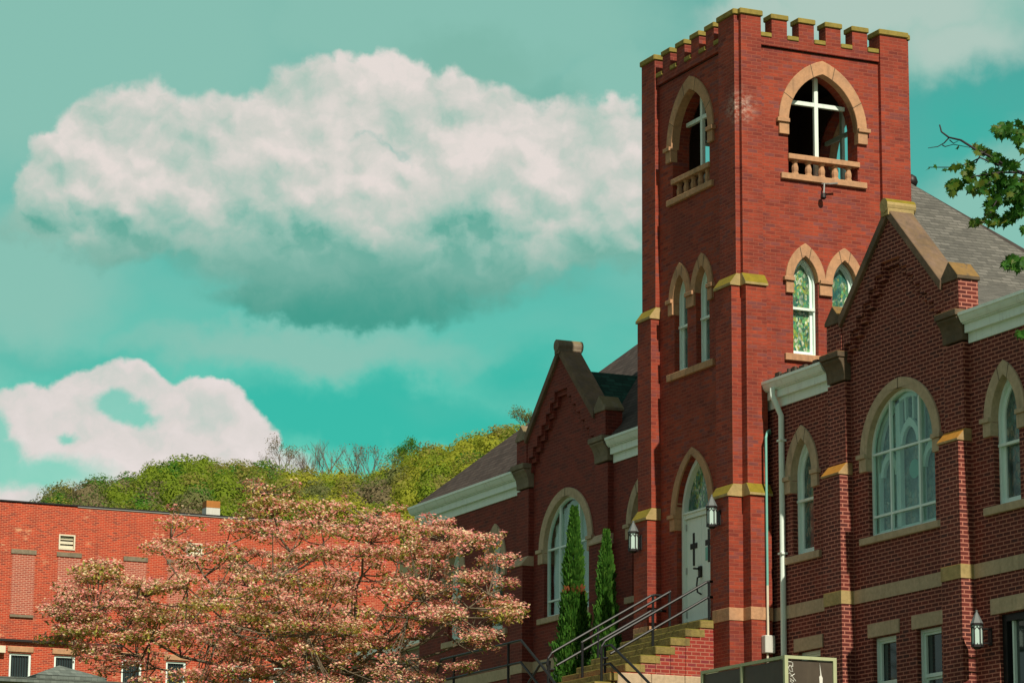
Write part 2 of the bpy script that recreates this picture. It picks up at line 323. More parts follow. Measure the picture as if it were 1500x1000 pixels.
# ------------------------------------------------------------------ mesh helpers
COL = scene.collection
class MB:
    def __init__(s): s.b = bmesh.new(); s.mi = 0
    def face(s, pts):
        vs = [s.b.verts.new(p) for p in pts]
        try: f = s.b.faces.new(vs); f.material_index = s.mi; return f
        except Exception: return None
    def box(s, x0, x1, y0, y1, z0, z1):
        if x0 > x1: x0, x1 = x1, x0
        if y0 > y1: y0, y1 = y1, y0
        v = [s.b.verts.new((x, y, z)) for x in (x0, x1) for y in (y0, y1) for z in (z0, z1)]
        for q in ((0, 1, 3, 2), (4, 6, 7, 5), (0, 4, 5, 1), (2, 3, 7, 6), (0, 2, 6, 4), (1, 5, 7, 3)):
            s.b.faces.new([v[i] for i in q]).material_index = s.mi
        return s
    def plate(s, outer, holes, ax, o0, o1):
        mp = (lambda a, b, o: (a, o, b)) if ax == 'y' else (lambda a, b, o: (o, a, b))
        loops = [outer]+list(holes)
        V0, V1 = [], []
        for lp in loops:
            V0.append([s.b.verts.new(mp(a, b, o0)) for a, b in lp]); V1.append([s.b.verts.new(mp(a, b, o1)) for a, b in lp])
        tr = tessellate_polygon([[Vector((a, b, 0)) for a, b in lp] for lp in loops])
        f0 = [v for l in V0 for v in l]; f1 = [v for l in V1 for v in l]
        for t in tr:
            for F, tt in ((f0, t), (f1, t[::-1])):
                try: s.b.faces.new([F[i] for i in tt]).material_index = s.mi
                except Exception: pass
        for a, b in zip(V0, V1):
            n = len(a)
            for i in range(n):
                try: s.b.faces.new([a[i], a[(i+1) % n], b[(i+1) % n], b[i]]).material_index = s.mi
                except Exception: pass
        return s
    def tube(s, pts, rad, n=8, cap=True):
        pts = [Vector(p) for p in pts]; rads = rad if isinstance(rad, (list, tuple)) else [rad]*len(pts)
        rings = []; prev = None
        for i, p in enumerate(pts):
            d = (pts[min(i+1, len(pts)-1)]-pts[max(i-1, 0)])
            if d.length < 1e-6: d = Vector((0, 0, 1))
            d.normalize()
            a = prev if prev else (Vector((0, 0, 1)) if abs(d.z) < .9 else Vector((1, 0, 0)))
            u = a-d*a.dot(d)
            if u.length < 1e-4: u = d.orthogonal()
            u.normalize(); w_ = d.cross(u); prev = u
            rings.append([s.b.verts.new(p+(u*math.cos(6.28318*k/n)+w_*math.sin(6.28318*k/n))*rads[i]) for k in range(n)])
        for a, b in zip(rings, rings[1:]):
            for k in range(n): s.b.faces.new([a[k], a[(k+1) % n], b[(k+1) % n], b[k]]).material_index = s.mi
        if cap and n > 2:
            s.b.faces.new(rings[0][::-1]).material_index = s.mi; s.b.faces.new(rings[-1]).material_index = s.mi
        return s
    def lathe(s, prof, c, n=16):
        rings = [[s.b.verts.new((c[0]+r*math.cos(6.28318*k/n), c[1]+r*math.sin(6.28318*k/n), c[2]+z)) for k in range(n)] for r, z in prof]
        for a, b in zip(rings, rings[1:]):
            for k in range(n): s.b.faces.new([a[k], a[(k+1) % n], b[(k+1) % n], b[k]]).material_index = s.mi
        s.b.faces.new(rings[0][::-1]); s.b.faces.new(rings[-1]); return s
    def build(s, name, mats, parent=None, smooth=False, recalc=True, bevel=0):
        if recalc: bmesh.ops.recalc_face_normals(s.b, faces=s.b.faces)
        off = world_loc(parent) if parent else Vector((0, 0, 0))
        if off.length: bmesh.ops.translate(s.b, verts=s.b.verts, vec=-off)
        me = bpy.data.meshes.new(name); s.b.to_mesh(me); s.b.free()
        for m in (mats if isinstance(mats, list) else [mats]): me.materials.append(m)
        if smooth: me.shade_smooth()
        o = bpy.data.objects.new(name, me); COL.objects.link(o)
        if parent: o.parent = parent
        if bevel:
            bm_ = o.modifiers.new('bevel', 'BEVEL'); bm_.width = bevel; bm_.segments = 1; bm_.limit_method = 'ANGLE'; bm_.angle_limit = R(50)
        return o
class LB:
    """light builder for very many small faces"""
    def __init__(s): s.v = []; s.f = []; s.m = []; s.mi = 0; s.sm = []
    def face(s, pts):
        k = len(s.v); s.v.extend(pts); s.f.append(tuple(range(k, k+len(pts)))); s.m.append(s.mi); s.sm.append(False)
    def mesh(s, verts, faces):
        k = len(s.v); s.v.extend(verts)
        for f in faces: s.f.append(tuple(i+k for i in f)); s.m.append(s.mi); s.sm.append(True)
    def post(s, a, b, r0, r1):
        q = [(1, 0), (0, 1), (-1, 0), (0, -1)]
        s.mesh([Vector((a.x+x*r0, a.y+y*r0, a.z)) for x, y in q]+[Vector((b.x+x*r1, b.y+y*r1, b.z)) for x, y in q], [(i, (i+1) % 4, (i+1) % 4+4, i+4) for i in range(4)])
    def build(s, name, mats, parent=None, recalc=False):
        off = world_loc(parent) if parent else Vector((0, 0, 0))
        me = bpy.data.meshes.new(name); me.from_pydata([p-off for p in s.v], [], s.f)
        me.polygons.foreach_set('material_index', s.m); me.polygons.foreach_set('use_smooth', s.sm); me.update()
        for m in (mats if isinstance(mats, list) else [mats]): me.materials.append(m)
        o = bpy.data.objects.new(name, me); COL.objects.link(o)
        if parent: o.parent = parent
        return o
def world_loc(o):
    v = Vector((0, 0, 0))
    while o: v += o.location; o = o.parent
    return v
def thing(name, label, cat, loc, group=None):
    o = bpy.data.objects.new(name, None); COL.objects.link(o); o.location = loc; o.empty_display_size = .2
    o['label'] = label; o['category'] = cat
    if group: o['group'] = group
    return o
def tag(o, label=None, cat=None, group=None, kind=None):
    if label: o['label'] = label
    if cat: o['category'] = cat
    if group: o['group'] = group
    if kind: o['kind'] = kind
    return o
def arch(c, hw, zs, za, n=10):
    """points of a pointed arch from left spring over apex to right spring"""
    h = za-zs; r0 = max(h/hw, 1.06); Rr = (1+r0*r0)/2; sc = h/(hw*r0); pts = []
    a1 = math.atan2(r0, 1-Rr+0) if Rr != 1 else math.pi/2
    th = math.atan2(r0, -(Rr-1))
    for i in range(n+1):
        t = math.pi+(th-math.pi)*i/n
        pts.append((c+hw*((Rr-1)+Rr*math.cos(t)), zs+hw*sc*Rr*math.sin(t)))
    pts[-1] = (c, za)
    return pts+[(2*c-a, b) for a, b in pts[:-1][::-1]]
def archloop(c, hw, zb, zs, za, n=10):
    return [(c-hw, zb)]+arch(c, hw, zs, za, n)+[(c+hw, zb)] if zb < zs-1e-6 else arch(c, hw, zs, za, n)

def abox(mb, ax, a0, a1, o0, o1, z0, z1):
    if ax == 'y': mb.box(a0, a1, o0, o1, z0, z1)
    else: mb.box(o0, o1, a0, a1, z0, z1)

def surround(parent, ax, c, hw, ohw, zs, za, oza, face, s, m, name='stone_surround', impost=True, imp=(.22, .06), sides=(1, 1)):
    o0, o1 = face-s*.035, face+s*.14
    mb = MB(); out = arch(c, ohw, zs, oza, 12); inn = arch(c, hw, zs, za, 12)
    mb.plate(out+inn[::-1], [], ax, o0, o1)
    if impost:
        for sg in (-1, 1):
            if not sides[0 if sg < 0 else 1]: continue
            a0, a1 = c+sg*(ohw+.05), c+sg*(hw+.0015)
            abox(mb, ax, a0, a1, face-s*.085, face+s*.10, zs-.03, zs+.045)
            abox(mb, ax, c+sg*ohw, a1, face-s*.05, face+s*.10, zs-.25, zs-.03)
    o = mb.build(name, M[m], parent, bevel=.006)
    return o
def joints(parent, ax, c, hw, ohw, zs, za, oza, face, s, k=(3, 10)):
    mb = MB(); out = arch(c, ohw+.002, zs, oza, 12); inn = arch(c, hw-.002, zs, za, 12)
    for i in list(k)+[24-q for q in k]:
        (a, b), (c_, d) = inn[i], out[i]
        L = math.hypot(c_-a, d-b); nx, nz = -(d-b)/L*.006, (c_-a)/L*.006
        mb.plate([(a+nx, b+nz), (c_+nx, d+nz), (c_-nx, d-nz), (a-nx, b-nz)], [], ax, face-s*.038, face-s*.02)
    return mb.build('mortar_joint', M['dirty'], parent)
def inner(c, hw, zb, zs, za, f):
    """outline shrunk by f"""
    return archloop(c, hw-f, zb+f, zs, za-f*1.35)
def lancet(root, ax, c, zb, zs, za, oza, hw, ohw, face, s, m='stone', glass='stain', rail=True, sill=None, dep=.10, fw=.05, sash=.06, sides=(1, 1), lead=True):
    O = archloop(c, hw, zb, zs, za); I = inner(c, hw, zb, zs, za, fw)
    mb = MB(); mb.plate(O, [I], ax, face+s*dep, face+s*(dep+.08))
    I2 = inner(c, hw, zb, zs, za, fw+sash)
    I1 = inner(c, hw, zb, zs, za, fw-.005)
    mb.plate(I1, [I2], ax, face+s*(dep+.05), face+s*(dep+.10))
    fr = mb.build('window', M['frame'], root, bevel=.004)
    mb = MB()
    if rail:
        zr = zb+(za-zb)*.46
        abox(mb, ax, c-hw+.01, c+hw-.01, face+s*(dep-.02), face+s*(dep+.06), zr, zr+.045)
        mb.build('meeting_rail', M['white'], fr)
    MB().plate(inner(c, hw, zb, zs, za, fw+sash-.005), [], ax, face+s*(dep+.08), face+s*(dep+.10)).build('glass_pane', M[glass], fr)
    surround(fr, ax, c, hw, ohw, zs, za, oza, face, s, m, sides=sides)
    joints(fr, ax, c, hw, ohw, zs, za, oza, face, s, (10,))
    if sill:
        mb = MB(); abox(mb, ax, sill[0], sill[1], face-s*.06, face+s*.16, zb-.13, zb-.005); mb.build('sill', M[m], fr, bevel=.008)
    return fr

# ================================================================== GROUND
def smooth(t): t = max(0, min(1, t)); return t*t*(3-2*t)
def ground_z(x, y):
    d = math.hypot(x-CAM.x, y-CAM.y)
    a = -8.35+(5.15)*smooth((d-10)/34.)
    return a+0.0
mb = MB(); N = 70
xs = [-1500, -1000, -700, -450, -300, -200, -150]+[-110+i*4 for i in range(52)]+[110, 150, 220, 400, 800, 1500]
vs = [[mb.b.verts.new((x, y, ground_z(x, y))) for y in xs] for x in xs]
for i in range(len(xs)-1):
    for j in range(len(xs)-1): mb.b.faces.new([vs[i][j], vs[i+1][j], vs[i+1][j+1], vs[i][j+1]])
tag(mb.build('ground', M['ground'], smooth=True), kind='structure')
mb = MB()
pts = [(-40+i*4) for i in range(40)]
rv = [[mb.b.verts.new((x, y, ground_z(x, y)+.006)) for y in (-20, -17, -14, -11)] for x in pts]
for i in range(len(pts)-1):
    for j in range(3): mb.b.faces.new([rv[i][j], rv[i+1][j], rv[i+1][j+1], rv[i][j+1]])
tag(mb.build('road', M['asphalt'], smooth=True), kind='structure')
mb = MB()
rv = [[mb.b.verts.new((x, y, ground_z(x, y)+.13)) for y in (-10.98, -9)] + [mb.b.verts.new((x, -10.98, ground_z(x, -10.98)-.1))] for x in pts]
for i in range(len(pts)-1):
    mb.b.faces.new([rv[i][0], rv[i+1][0], rv[i+1][1], rv[i][1]]); mb.b.faces.new([rv[i][2], rv[i+1][2], rv[i+1][0], rv[i][0]])
tag(mb.build('pavement', M['concrete']), kind='structure')
GZ = -3.2

# ================================================================== CHURCH
church = thing('church', 'red brick church with battlemented bell tower, pointed arch windows and twin stepped gables', 'church', (-1.85, 2, GZ))
TX0, TX1, TY0, TY1 = -3.7, 0., .28, 3.8
cx, cy = -1.87, 2.02
BEL = dict(zs=8.95, za=9.93, oza=10.19, hw=.725, ohw=.93, zb=7.98)
def bel(c): return archloop(c, BEL['hw']+.006, BEL['zb']-.0, BEL['zs'], BEL['za']+.004, 12)
def rect(a0, a1, b0, b1): return [(a0, b0), (a1, b0), (a1, b1), (a0, b1)]
TW = dict(zb=4.65, zs=6.0, za=6.46, oza=6.70, hw=.255, ohw=.455)
def tw(c): return archloop(c, TW['hw']+.004, TW['zb']-.01, TW['zs'], TW['za']+.004)
DC, DHW = -1.86, .64
TH = .35
MB().plate(rect(TX0, TX1, GZ, 10.3), [bel(cx), tw(cx-.43), tw(cx+.43), archloop(DC, DHW+.004, -.03, 1.93, 2.99)], 'y', TY0, TY0+TH).build('tower_wall', M['brick'], church)
MB().plate(rect(TY0+TH, TY1-TH, GZ, 10.3), [bel(cy), tw(cy-.41), tw(cy+.41)], 'x', TX1, TX1-TH).build('tower_wall', M['brick'], church)
MB().plate(rect(TY0+TH, TY1-TH, GZ, 10.3), [bel(cy)], 'x', TX0, TX0+TH).build('tower_wall', M['brick'], church)
MB().plate(rect(TX0, TX1, GZ, 10.3), [bel(cx)], 'y', TY1, TY1-TH).build('tower_wall', M['brick'], church)
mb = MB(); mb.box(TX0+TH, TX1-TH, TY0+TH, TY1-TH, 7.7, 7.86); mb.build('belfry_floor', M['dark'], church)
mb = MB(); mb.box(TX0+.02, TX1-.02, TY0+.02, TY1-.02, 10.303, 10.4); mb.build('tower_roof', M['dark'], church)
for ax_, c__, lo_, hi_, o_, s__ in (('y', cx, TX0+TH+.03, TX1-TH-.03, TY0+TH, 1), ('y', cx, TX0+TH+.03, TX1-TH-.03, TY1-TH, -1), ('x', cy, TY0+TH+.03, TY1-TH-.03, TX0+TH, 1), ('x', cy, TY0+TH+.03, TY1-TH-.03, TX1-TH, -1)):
    MB().plate(rect(lo_, hi_, 7.87, 10.29), [archloop(c__, .76, 7.98, 8.95, 9.99, 12)], ax_, o_+s__*.002, o_+s__*.03).build('belfry_shade_plate', M['belfry_shade'], church)  # added dark plates, interior shade put into their colour
# parapet, merlons
mb = MB(); pr = .05
for (a, b, c, d) in ((TX0-.0, TX1, TY0-pr, TY0+.22), (TX0, TX1, TY1-.22, TY1+pr)): mb.box(a+.02, b-.02, c, d, 10.33, 10.48)
for (a, b) in ((TX1-.22, TX1+pr), (TX0-pr, TX0+.22)): mb.box(a, b, TY0+.222, TY1-.222, 10.33, 10.48)
mb.build('parapet', M['brick'], church)
pf = .58
def merlons(ax, lo, hi, o0, o1):
    n = 4; wdt = .32; gap = (hi-lo-n*wdt)/(n+1)
    for i in range(n):
        a = lo+gap*(i+1)+wdt*i
        mb = MB(); abox(mb, ax, a, a+wdt, o0, o1, 10.482, 10.84); k = mb.build('merlon', M['brick'], church)
        mb = MB(); abox(mb, ax, a-.025, a+wdt+.025, o0-.03, o1+.03, 10.842, 10.94); mb.build('cap_stone', M['mosscap'], k, bevel=.012)
    for i in range(n+1):
        a = lo+(gap+wdt)*i
        mb = MB(); abox(mb, ax, a+.004, a+gap-.004, o0-.025, o1+.02, 10.482, 10.57); mb.build('embrasure_stone', M['mosscap'], church, bevel=.012)
merlons('x', TY0+.42, TY1-.58, TX1-.2, TX1+pr)
merlons('x', TY0+.42, TY1-.58, TX0-pr, TX0+.2)
merlons('y', TX0+.54, TX1-.58, TY0-pr, TY0+.2)
merlons('y', TX0+.54, TX1-.58, TY1-.2, TY1+pr)
# buttress piers
tiers = [(GZ, 1.97, .28), (1.97, 5.78, .19), (5.78, 10.84, .09)]
def pier(kind, a0, a1, wall, s):
    """kind 'y': projects along y from wall by s*depth, spans a0..a1 in x"""
    mb = MB()
    for i, (z0, z1, d) in enumerate(tiers):
        zz1 = z1
        back = wall-s*.0 if i < 2 else wall
        abox(mb, kind, a0, a1, wall+s*d, wall+s*.001, z0, zz1)
    # top above parapet
    abox(mb, kind, a0+.0, a1-.0, wall+s*.0005, wall-s*.30, 10.41, 10.84)
    o = mb.build('corner_buttress', M['brick'], church)
    for (z, d0, d1) in ((1.97, .28, .19), (5.78, .19, .09)):
        mb = MB(); mp = (lambda a, o_, z_: (a, o_, z_)) if kind == 'y' else (lambda a, o_, z_: (o_, a, z_))
        e = .025; A, B = a0-e, a1+e
        prof = [(wall+s*(d0+.035), z-.002), (wall+s*(d0+.035), z+.045), (wall+s*(d1+.004), z+.225), (wall+s*.0015, z+.225), (wall+s*.0015, z-.002)]
        va = [mb.b.verts.new(mp(A, o_, z_)) for o_, z_ in prof]; vb = [mb.b.verts.new(mp(B, o_, z_)) for o_, z_ in prof]
        mb.b.faces.new(va); mb.b.faces.new(vb[::-1])
        for i in range(5): mb.b.faces.new([va[i], va[(i+1) % 5], vb[(i+1) % 5], vb[i]])
        mb.build('offset_stone', M['mossy'], o, bevel=.006)
    mb = MB(); abox(mb, kind, a0-.012, a1+.012, wall+s*.292, wall+s*.002, -.225, 0); mb.build('belt_stone', M['stone'], o, bevel=.005)
    mb = MB(); abox(mb, kind, a0-.03, a1+.03, wall+s*.125, wall-s*.32, 10.842, 10.95); mb.build('cap_stone', M['mosscap'], o, bevel=.015)
pier('y', TX1-.60, TX1, TY0, -1); pier('y', TX0, TX0+.55, TY0, -1)
pier('x', TY0+.002, TY0+.42, TX1, 1); pier('x', TY1-.58, TY1, TX1, 1)
pier('x', TY0+.002, TY0+.42, TX0, -1); pier('x', TY1-.58, TY1, TX0, -1)
pier('y', TX1-.60, TX1, TY1, 1); pier('y', TX0, TX0+.55, TY1, 1)
# belfry openings
def belfry(ax, c, face, s):
    b = BEL
    sr = surround(church, ax, c, b['hw'], b['ohw'], b['zs'], b['za'], b['oza'], face, s, 'stone', 'belfry_arch')
    joints(sr, ax, c, b['hw'], b['ohw'], b['zs'], b['za'], b['oza'], face, s, (4, 10))
    mb = MB(); abox(mb, ax, c-.90, c+.90, face-s*.06, face+s*.3, 7.86, 7.975); mb.build('sill', M['stone'], sr, bevel=.01)
    mb = MB(); abox(mb, ax, c-.74, c+.76, face-s*.045, face+s*.16, 8.25, 8.35); mb.build('balustrade_rail', M['stone'], sr, bevel=.008)
    for i in range(5):
        a = c-.56+i*.28
        pos = (a, face+s*.06) if ax == 'y' else (face+s*.06, a)
        MB().lathe([(.07, 0), (.07, .03), (.056, .05), (.064, .10), (.064, .14), (.048, .20), (.048, .23), (.068, .25), (.068, .272)], (pos[0], pos[1], 7.977), 8).build('baluster', M['stone'], sr, smooth=False)
    mb = MB(); d0, d1 = face+s*.22, face+s*.29
    abox(mb, ax, c-.040, c+.040, d0, d1, 7.98, b['za']-.0); 
    def hw_at(z):
        P_ = arch(c, b['hw'], b['zs'], b['za'], 12)
        for (a, zz_), (a2, z2) in zip(P_, P_[1:]):
            if zz_ <= z <= z2: return abs(c-(a+(a2-a)*(z-zz_)/(z2-zz_)))
        return b['hw']
    h = hw_at(9.42)
    abox(mb, ax, c-h, c-.04, d0+s*.004, d1, 9.37, 9.45); abox(mb, ax, c+.04, c+h, d0+s*.004, d1, 9.37, 9.45)
    mb.build('belfry_cross', M['white'], sr, bevel=.005)
belfry('y', cx, TY0, 1); belfry('x', cy, TX1, -1); belfry('x', cy, TX0, 1); belfry('y', cx, TY1, -1)
# twin windows of the tower
for c_, sd_ in ((cx-.43, (1, 0)), (cx+.43, (0, 1))):
    lancet(church, 'y', c_, TW['zb'], TW['zs'], TW['za'], TW['oza'], TW['hw'], TW['ohw']-.02, TY0, 1, 'stone', 'stain', sides=sd_, fw=.035, sash=.05)
for c_, sd_ in ((cy-.41, (1, 0)), (cy+.41, (0, 1))):
    lancet(church, 'x', c_, TW['zb'], TW['zs'], TW['za'], TW['oza'], TW['hw'], TW['ohw']-.04, TX1, -1, 'stone', 'stainG', sides=sd_, fw=.035, sash=.05)
mb = MB(); mb.box(cx-.15, cx+.15, TY0-.085, TY0+.1, 5.97, 6.045); mb.box(cx-.15, cx+.15, TY0-.05, TY0+.1, 5.76, 5.97); mb.build('impost_block', M['stone'], church, bevel=.006)
mb = MB(); mb.box(TX1+.085, TX1-.1, cy-.13, cy+.13, 5.97, 6.045); mb.box(TX1+.05, TX1-.1, cy-.13, cy+.13, 5.76, 5.97); mb.build('impost_block', M['stone'], church, bevel=.006)
mb = MB(); mb.box(cx-.92, cx+.90, TY0-.06, TY0+.16, 4.51, 4.638); mb.build('sill', M['stone'], church, bevel=.008)
mb = MB(); mb.box(TX1+.06, TX1-.16, cy-.86, cy+.86, 4.51, 4.638); mb.build('sill', M['stone'], church, bevel=.008)
# door
dz0, dzs, dza = -.02, 1.93, 2.985
O = archloop(DC, DHW, dz0, dzs, dza); I = archloop(DC, DHW-.07, dz0, dzs, dza-.10)
mb = MB(); mb.plate(O, [[(DC-DHW+.07, dz0+.002), *arch(DC, DHW-.07, dzs, dza-.1), (DC+DHW-.07, dz0+.002)]], 'y', TY0+.10, TY0+.26)
mb.box(DC-DHW+.06, DC+DHW-.06, TY0+.12, TY0+.2, dzs-.03, dzs+.05); mb.box(DC-DHW+.06, DC+DHW-.06, TY0+.09, TY0+.2, dzs+.05, dzs+.085)
df = mb.build('door_frame', M['door'], church, bevel=.006)
surround(df, 'y', DC, DHW, DHW+.20, dzs+.02, dza+.02, 3.15, TY0, 1, 'stone', imp=(.2, .06))
MB().plate(arch(DC, DHW-.065, dzs+.08, dza-.105), [], 'y', TY0+.20, TY0+.22).build('fanlight_glass', M['stainG'], df)
for sg in (-1, 1):
    mb = MB(); a0, a1 = (DC-DHW+.065, DC-.004) if sg < 0 else (DC+.004, DC+DHW-.065)
    mb.box(a0, a1, TY0+.17, TY0+.22, dz0+.01, dzs-.035)
    dl = mb.build('door', M['door'], church, bevel=.006)
    c_ = (a0+a1)/2
    mb = MB(); mb.box(c_-.028, c_+.028, TY0+.155, TY0+.172, 1.02, 1.62); mb.box(c_-.13, c_-.028, TY0+.157, TY0+.172, 1.33, 1.43); mb.box(c_+.028, c_+.13, TY0+.157, TY0+.172, 1.33, 1.43)
    mb.build('door_cross', M['iron'], dl)
    mb = MB()
    for z in (.15, .95, 1.75): mb.box(a0-.01 if sg < 0 else a1-.02, a0+.02 if sg < 0 else a1+.01, TY0+.15, TY0+.17, z-.06, z+.06)
    mb.build('hinge', M['steel'], dl)
mb = MB(); mb.box(-1.93, -1.84, TY0+.13, TY0+.172, .78, .98); mb.tube([(-1.88, TY0+.10, .93), (-2.02, TY0+.09, .95)], .018)
mb.tube([(-1.86, TY0+.15, .80), (-1.86, TY0+.08, .76), (-1.87, TY0+.07, .62), (-1.86, TY0+.08, .5), (-1.84, TY0+.15, .46)], .016)
mb.build('door_handle', M['iron'], church)
mb = MB(); mb.box(-1.70, -1.58, TY0+.160, TY0+.168, 1.06, 1.3); mb.build('door_notice', M['teal'], church)
mb = MB(); mb.box(DC-DHW-.05, DC+DHW+.05, TY0-.03, TY0+.3, -.17, -.03); mb.build('door_threshold', M['sandstone'], church)

# ---- wings
WY = .80; GCR, GCL = 4.45, -8.28; EZ = 3.54
XL, XR = -15.8, 12.1
smallw = dict(zb=.84, zs=2.2, za=2.87, oza=3.10, hw=.36, ohw=.575)
bigw = dict(zb=.85, zs=2.2, za=3.19, oza=3.37, hw=1.03, ohw=1.25)
def hol(c, d): return archloop(c, d['hw']+.004, d['zb']-.01, d['zs'], d['za']+.004, 12)
RW = [1.22, 7.55, 10.2]; LW = [-4.98, -11.72, -13.86]
baseR = [(.62, 1.30), (3.46, 4.20), (4.83, 5.57), ]
hR = [hol(c, smallw) for c in RW]+[hol(GCR, bigw)]+[rect(a, b, -2.4, -.85) for a, b in ((.98, 1.75), (3.46, 4.2), (4.83, 5.57))]+[rect(7.22, 8.6, -3.0, -.86)]
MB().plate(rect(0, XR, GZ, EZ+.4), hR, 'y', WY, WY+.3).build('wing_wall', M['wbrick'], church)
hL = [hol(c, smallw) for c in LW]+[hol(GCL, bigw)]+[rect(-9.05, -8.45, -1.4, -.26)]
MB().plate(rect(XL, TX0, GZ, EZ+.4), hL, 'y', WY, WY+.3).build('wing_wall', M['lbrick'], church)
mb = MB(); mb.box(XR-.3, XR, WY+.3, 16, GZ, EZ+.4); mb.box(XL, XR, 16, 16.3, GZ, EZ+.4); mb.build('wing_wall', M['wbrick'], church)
mb = MB(); mb.box(XL, XL+.3, WY+.3, 16, GZ, EZ+.4); mb.build('wing_wall', M['lbrick'], church)
def belt(a0, a1):
    mb = MB(); n = max(1, round((a1-a0)/1.1))
    for i in range(n): mb.box(a0+(a1-a0)*i/n+.003, a0+(a1-a0)*(i+1)/n-.003, WY-.02, WY+.05, -.225, 0)
    return mb.build('belt_course', M['sandstone'], church)
belt(.02, GCR-2.12); belt(GCR-1.55, GCR+1.55); belt(GCR+2.12, XR); belt(XL, GCL-2.12); belt(GCL-1.55, GCL+1.55); belt(GCL+2.12, TX0)
for c in RW: lancet(church, 'y', c, **{k: smallw[k] for k in ('zb', 'zs', 'za', 'oza', 'hw', 'ohw')}, face=WY, s=1, m='sandstone', glass='stain', sill=(c-.61, c+.62), fw=.05, sash=.07)
for c in LW: lancet(church, 'y', c, **{k: smallw[k] for k in ('zb', 'zs', 'za', 'oza', 'hw', 'ohw')}, face=WY, s=1, m='sandstone', glass='stain', sill=(c-.61, c+.62), fw=.05, sash=.07)
def bigwin(c, back, tracery):
    d = bigw; hw, zb, zs, za = d['hw'], d['zb'], d['zs'], d['za']; f = WY
    mb = MB(); mb.plate(archloop(c, hw, zb, zs, za, 12), [inner(c, hw, zb, zs, za, .035)], 'y', f+.07, f+.13)
    P_ = arch(c, hw, zs, za, 12)
    def top(a):
        for (x0, z0), (x1, z1) in zip(P_, P_[1:]):
            if x0 <= a <= x1: return z0+(z1-z0)*(a-x0)/(x1-x0)
        return zs
    for vx in (c-.42, c+.48): mb.box(vx-.02, vx+.02, f+.06, f+.11, zb+.03, top(vx)-.02)
    for z in (zs+.02, 1.17): mb.box(c-hw+.03, c+hw-.03, f+.062, f+.115, z-.018, z+.018)
    fr = mb.build('window', M['frame'], church)
    MB().plate(inner(c, hw, zb, zs, za, .03), [], 'y', f+.10, f+.105).build('storm_glass', M['glass'], fr)
    if tracery:
        mb = MB(); y0, y1 = f+.16, f+.24
        mb.plate(archloop(c, hw, zb, zs, za, 12), [inner(c, hw, zb, zs, za, .09)], 'y', y0, y1)
        for vx in (c-.34, c+.34): mb.box(vx-.065, vx+.065, y0, y1, zb+.08, top(vx)-.06)
        for cc, w_, zt in ((c, .30, 2.72), (c-.65, .27, 2.25), (c+.65, .27, 2.25)):
            a = arch(cc, w_, zt-.42, zt, 8); b = arch(cc, w_-.085, zt-.42, zt-.14, 8)
            mb.plate(a+b[::-1], [], 'y', y0+.01, y1-.01)
        for vx in (c-.12, c+.12): mb.box(vx-.02, vx+.02, y0+.015, y1-.01, 2.68, top(vx)-.07)
        mb.box(c-hw+.06, c+hw-.06, y0+.005, y1, 1.17, 1.23)
        mb.build('tracery', M['frame'], fr)
        MB().tube([(c+.02, f+.246, 1.86), (c+.02, f+.256, 1.86)], .16, 24).build('glass_medallion', M['teal'], fr)
    MB().plate(inner(c, hw, zb, zs, za, .03), [], 'y', f+.26, f+.28).build('glass_pane', M[back], fr)
    if not tracery:
        mb = MB(); n = 60; lo = [(c-hw+.06+(2*hw-.12)*i/n, f+.20+.025*math.sin(i*1.15)+.01*math.sin(i*2.7)) for i in range(n+1)]
        v0 = [mb.b.verts.new((x, y, zb+.03)) for x, y in lo]; v1 = [mb.b.verts.new((x, y, top(x)-.05)) for x, y in lo]
        for i in range(n): mb.b.faces.new([v0[i], v0[i+1], v1[i+1], v1[i]])
        mb.build('curtain', M['curtaincloth'], fr, smooth=True)
    surround(fr, 'y', c, hw, d['ohw'], zs, za, d['oza'], f, 1, 'sandstone'); joints(fr, 'y', c, hw, d['ohw'], zs, za, d['oza'], f, 1, (12,))
    mb = MB(); mb.box(c-1.28, c+1.28, f-.06, f+.16, .72, .835); mb.build('sill', M['sandstone'], fr, bevel=.008)
M['curtaincloth'] = plain_mat('white_curtain', (.62, .66, .62), .8, 0, .15, 3)
bigwin(GCR, 'stainbig', True); bigwin(GCL, 'darkglass', False)
# basement windows and lintels
for (a0, a1) in ((.98, 1.75), (3.46, 4.2), (4.83, 5.57)):
    mb = MB(); mb.plate(rect(a0, a1, -2.4, -.85), [rect(a0+.05, a1-.05, -2.35, -.90)], 'y', WY+.08, WY+.16)
    mb.plate(rect(a0+.045, a1-.045, -1.62, -.895), [rect(a0+.085, a1-.085, -1.56, -.94)], 'y', WY+.12, WY+.16)
    mb.plate(rect(a0+.045, a1-.045, -2.355, -1.625), [rect(a0+.085, a1-.085, -2.31, -1.66)], 'y', WY+.15, WY+.19)
    fr = mb.build('basement_window', M['frame'], church)
    MB().plate(rect(a0+.04, a1-.04, -2.36, -.89), [], 'y', WY+.17, WY+.18).build('glass_pane', M['darkglass'], fr)
    mb = MB(); mb.box((a0+a1)/2-.49, (a0+a1)/2+.49, WY-.025, WY+.05, -.835, -.61); mb.build('lintel', M['sandstone'], fr, bevel=.005)
mb = MB(); mb.plate(rect(-9.05, -8.45, -1.4, -.26), [rect(-9.0, -8.5, -1.35, -.31)], 'y', WY+.08, WY+.16); fr = mb.build('basement_window', M['frame'], church)
MB().plate(rect(-9.02, -8.48, -1.38, -.29), [], 'y', WY+.14, WY+.15).build('glass_pane', M['curtain'], fr)
mb = MB(); mb.box(7.02, 8.8, WY-.025, WY+.05, -.845, -.60); mb.build('lintel', M['sandstone'], church, bevel=.005)
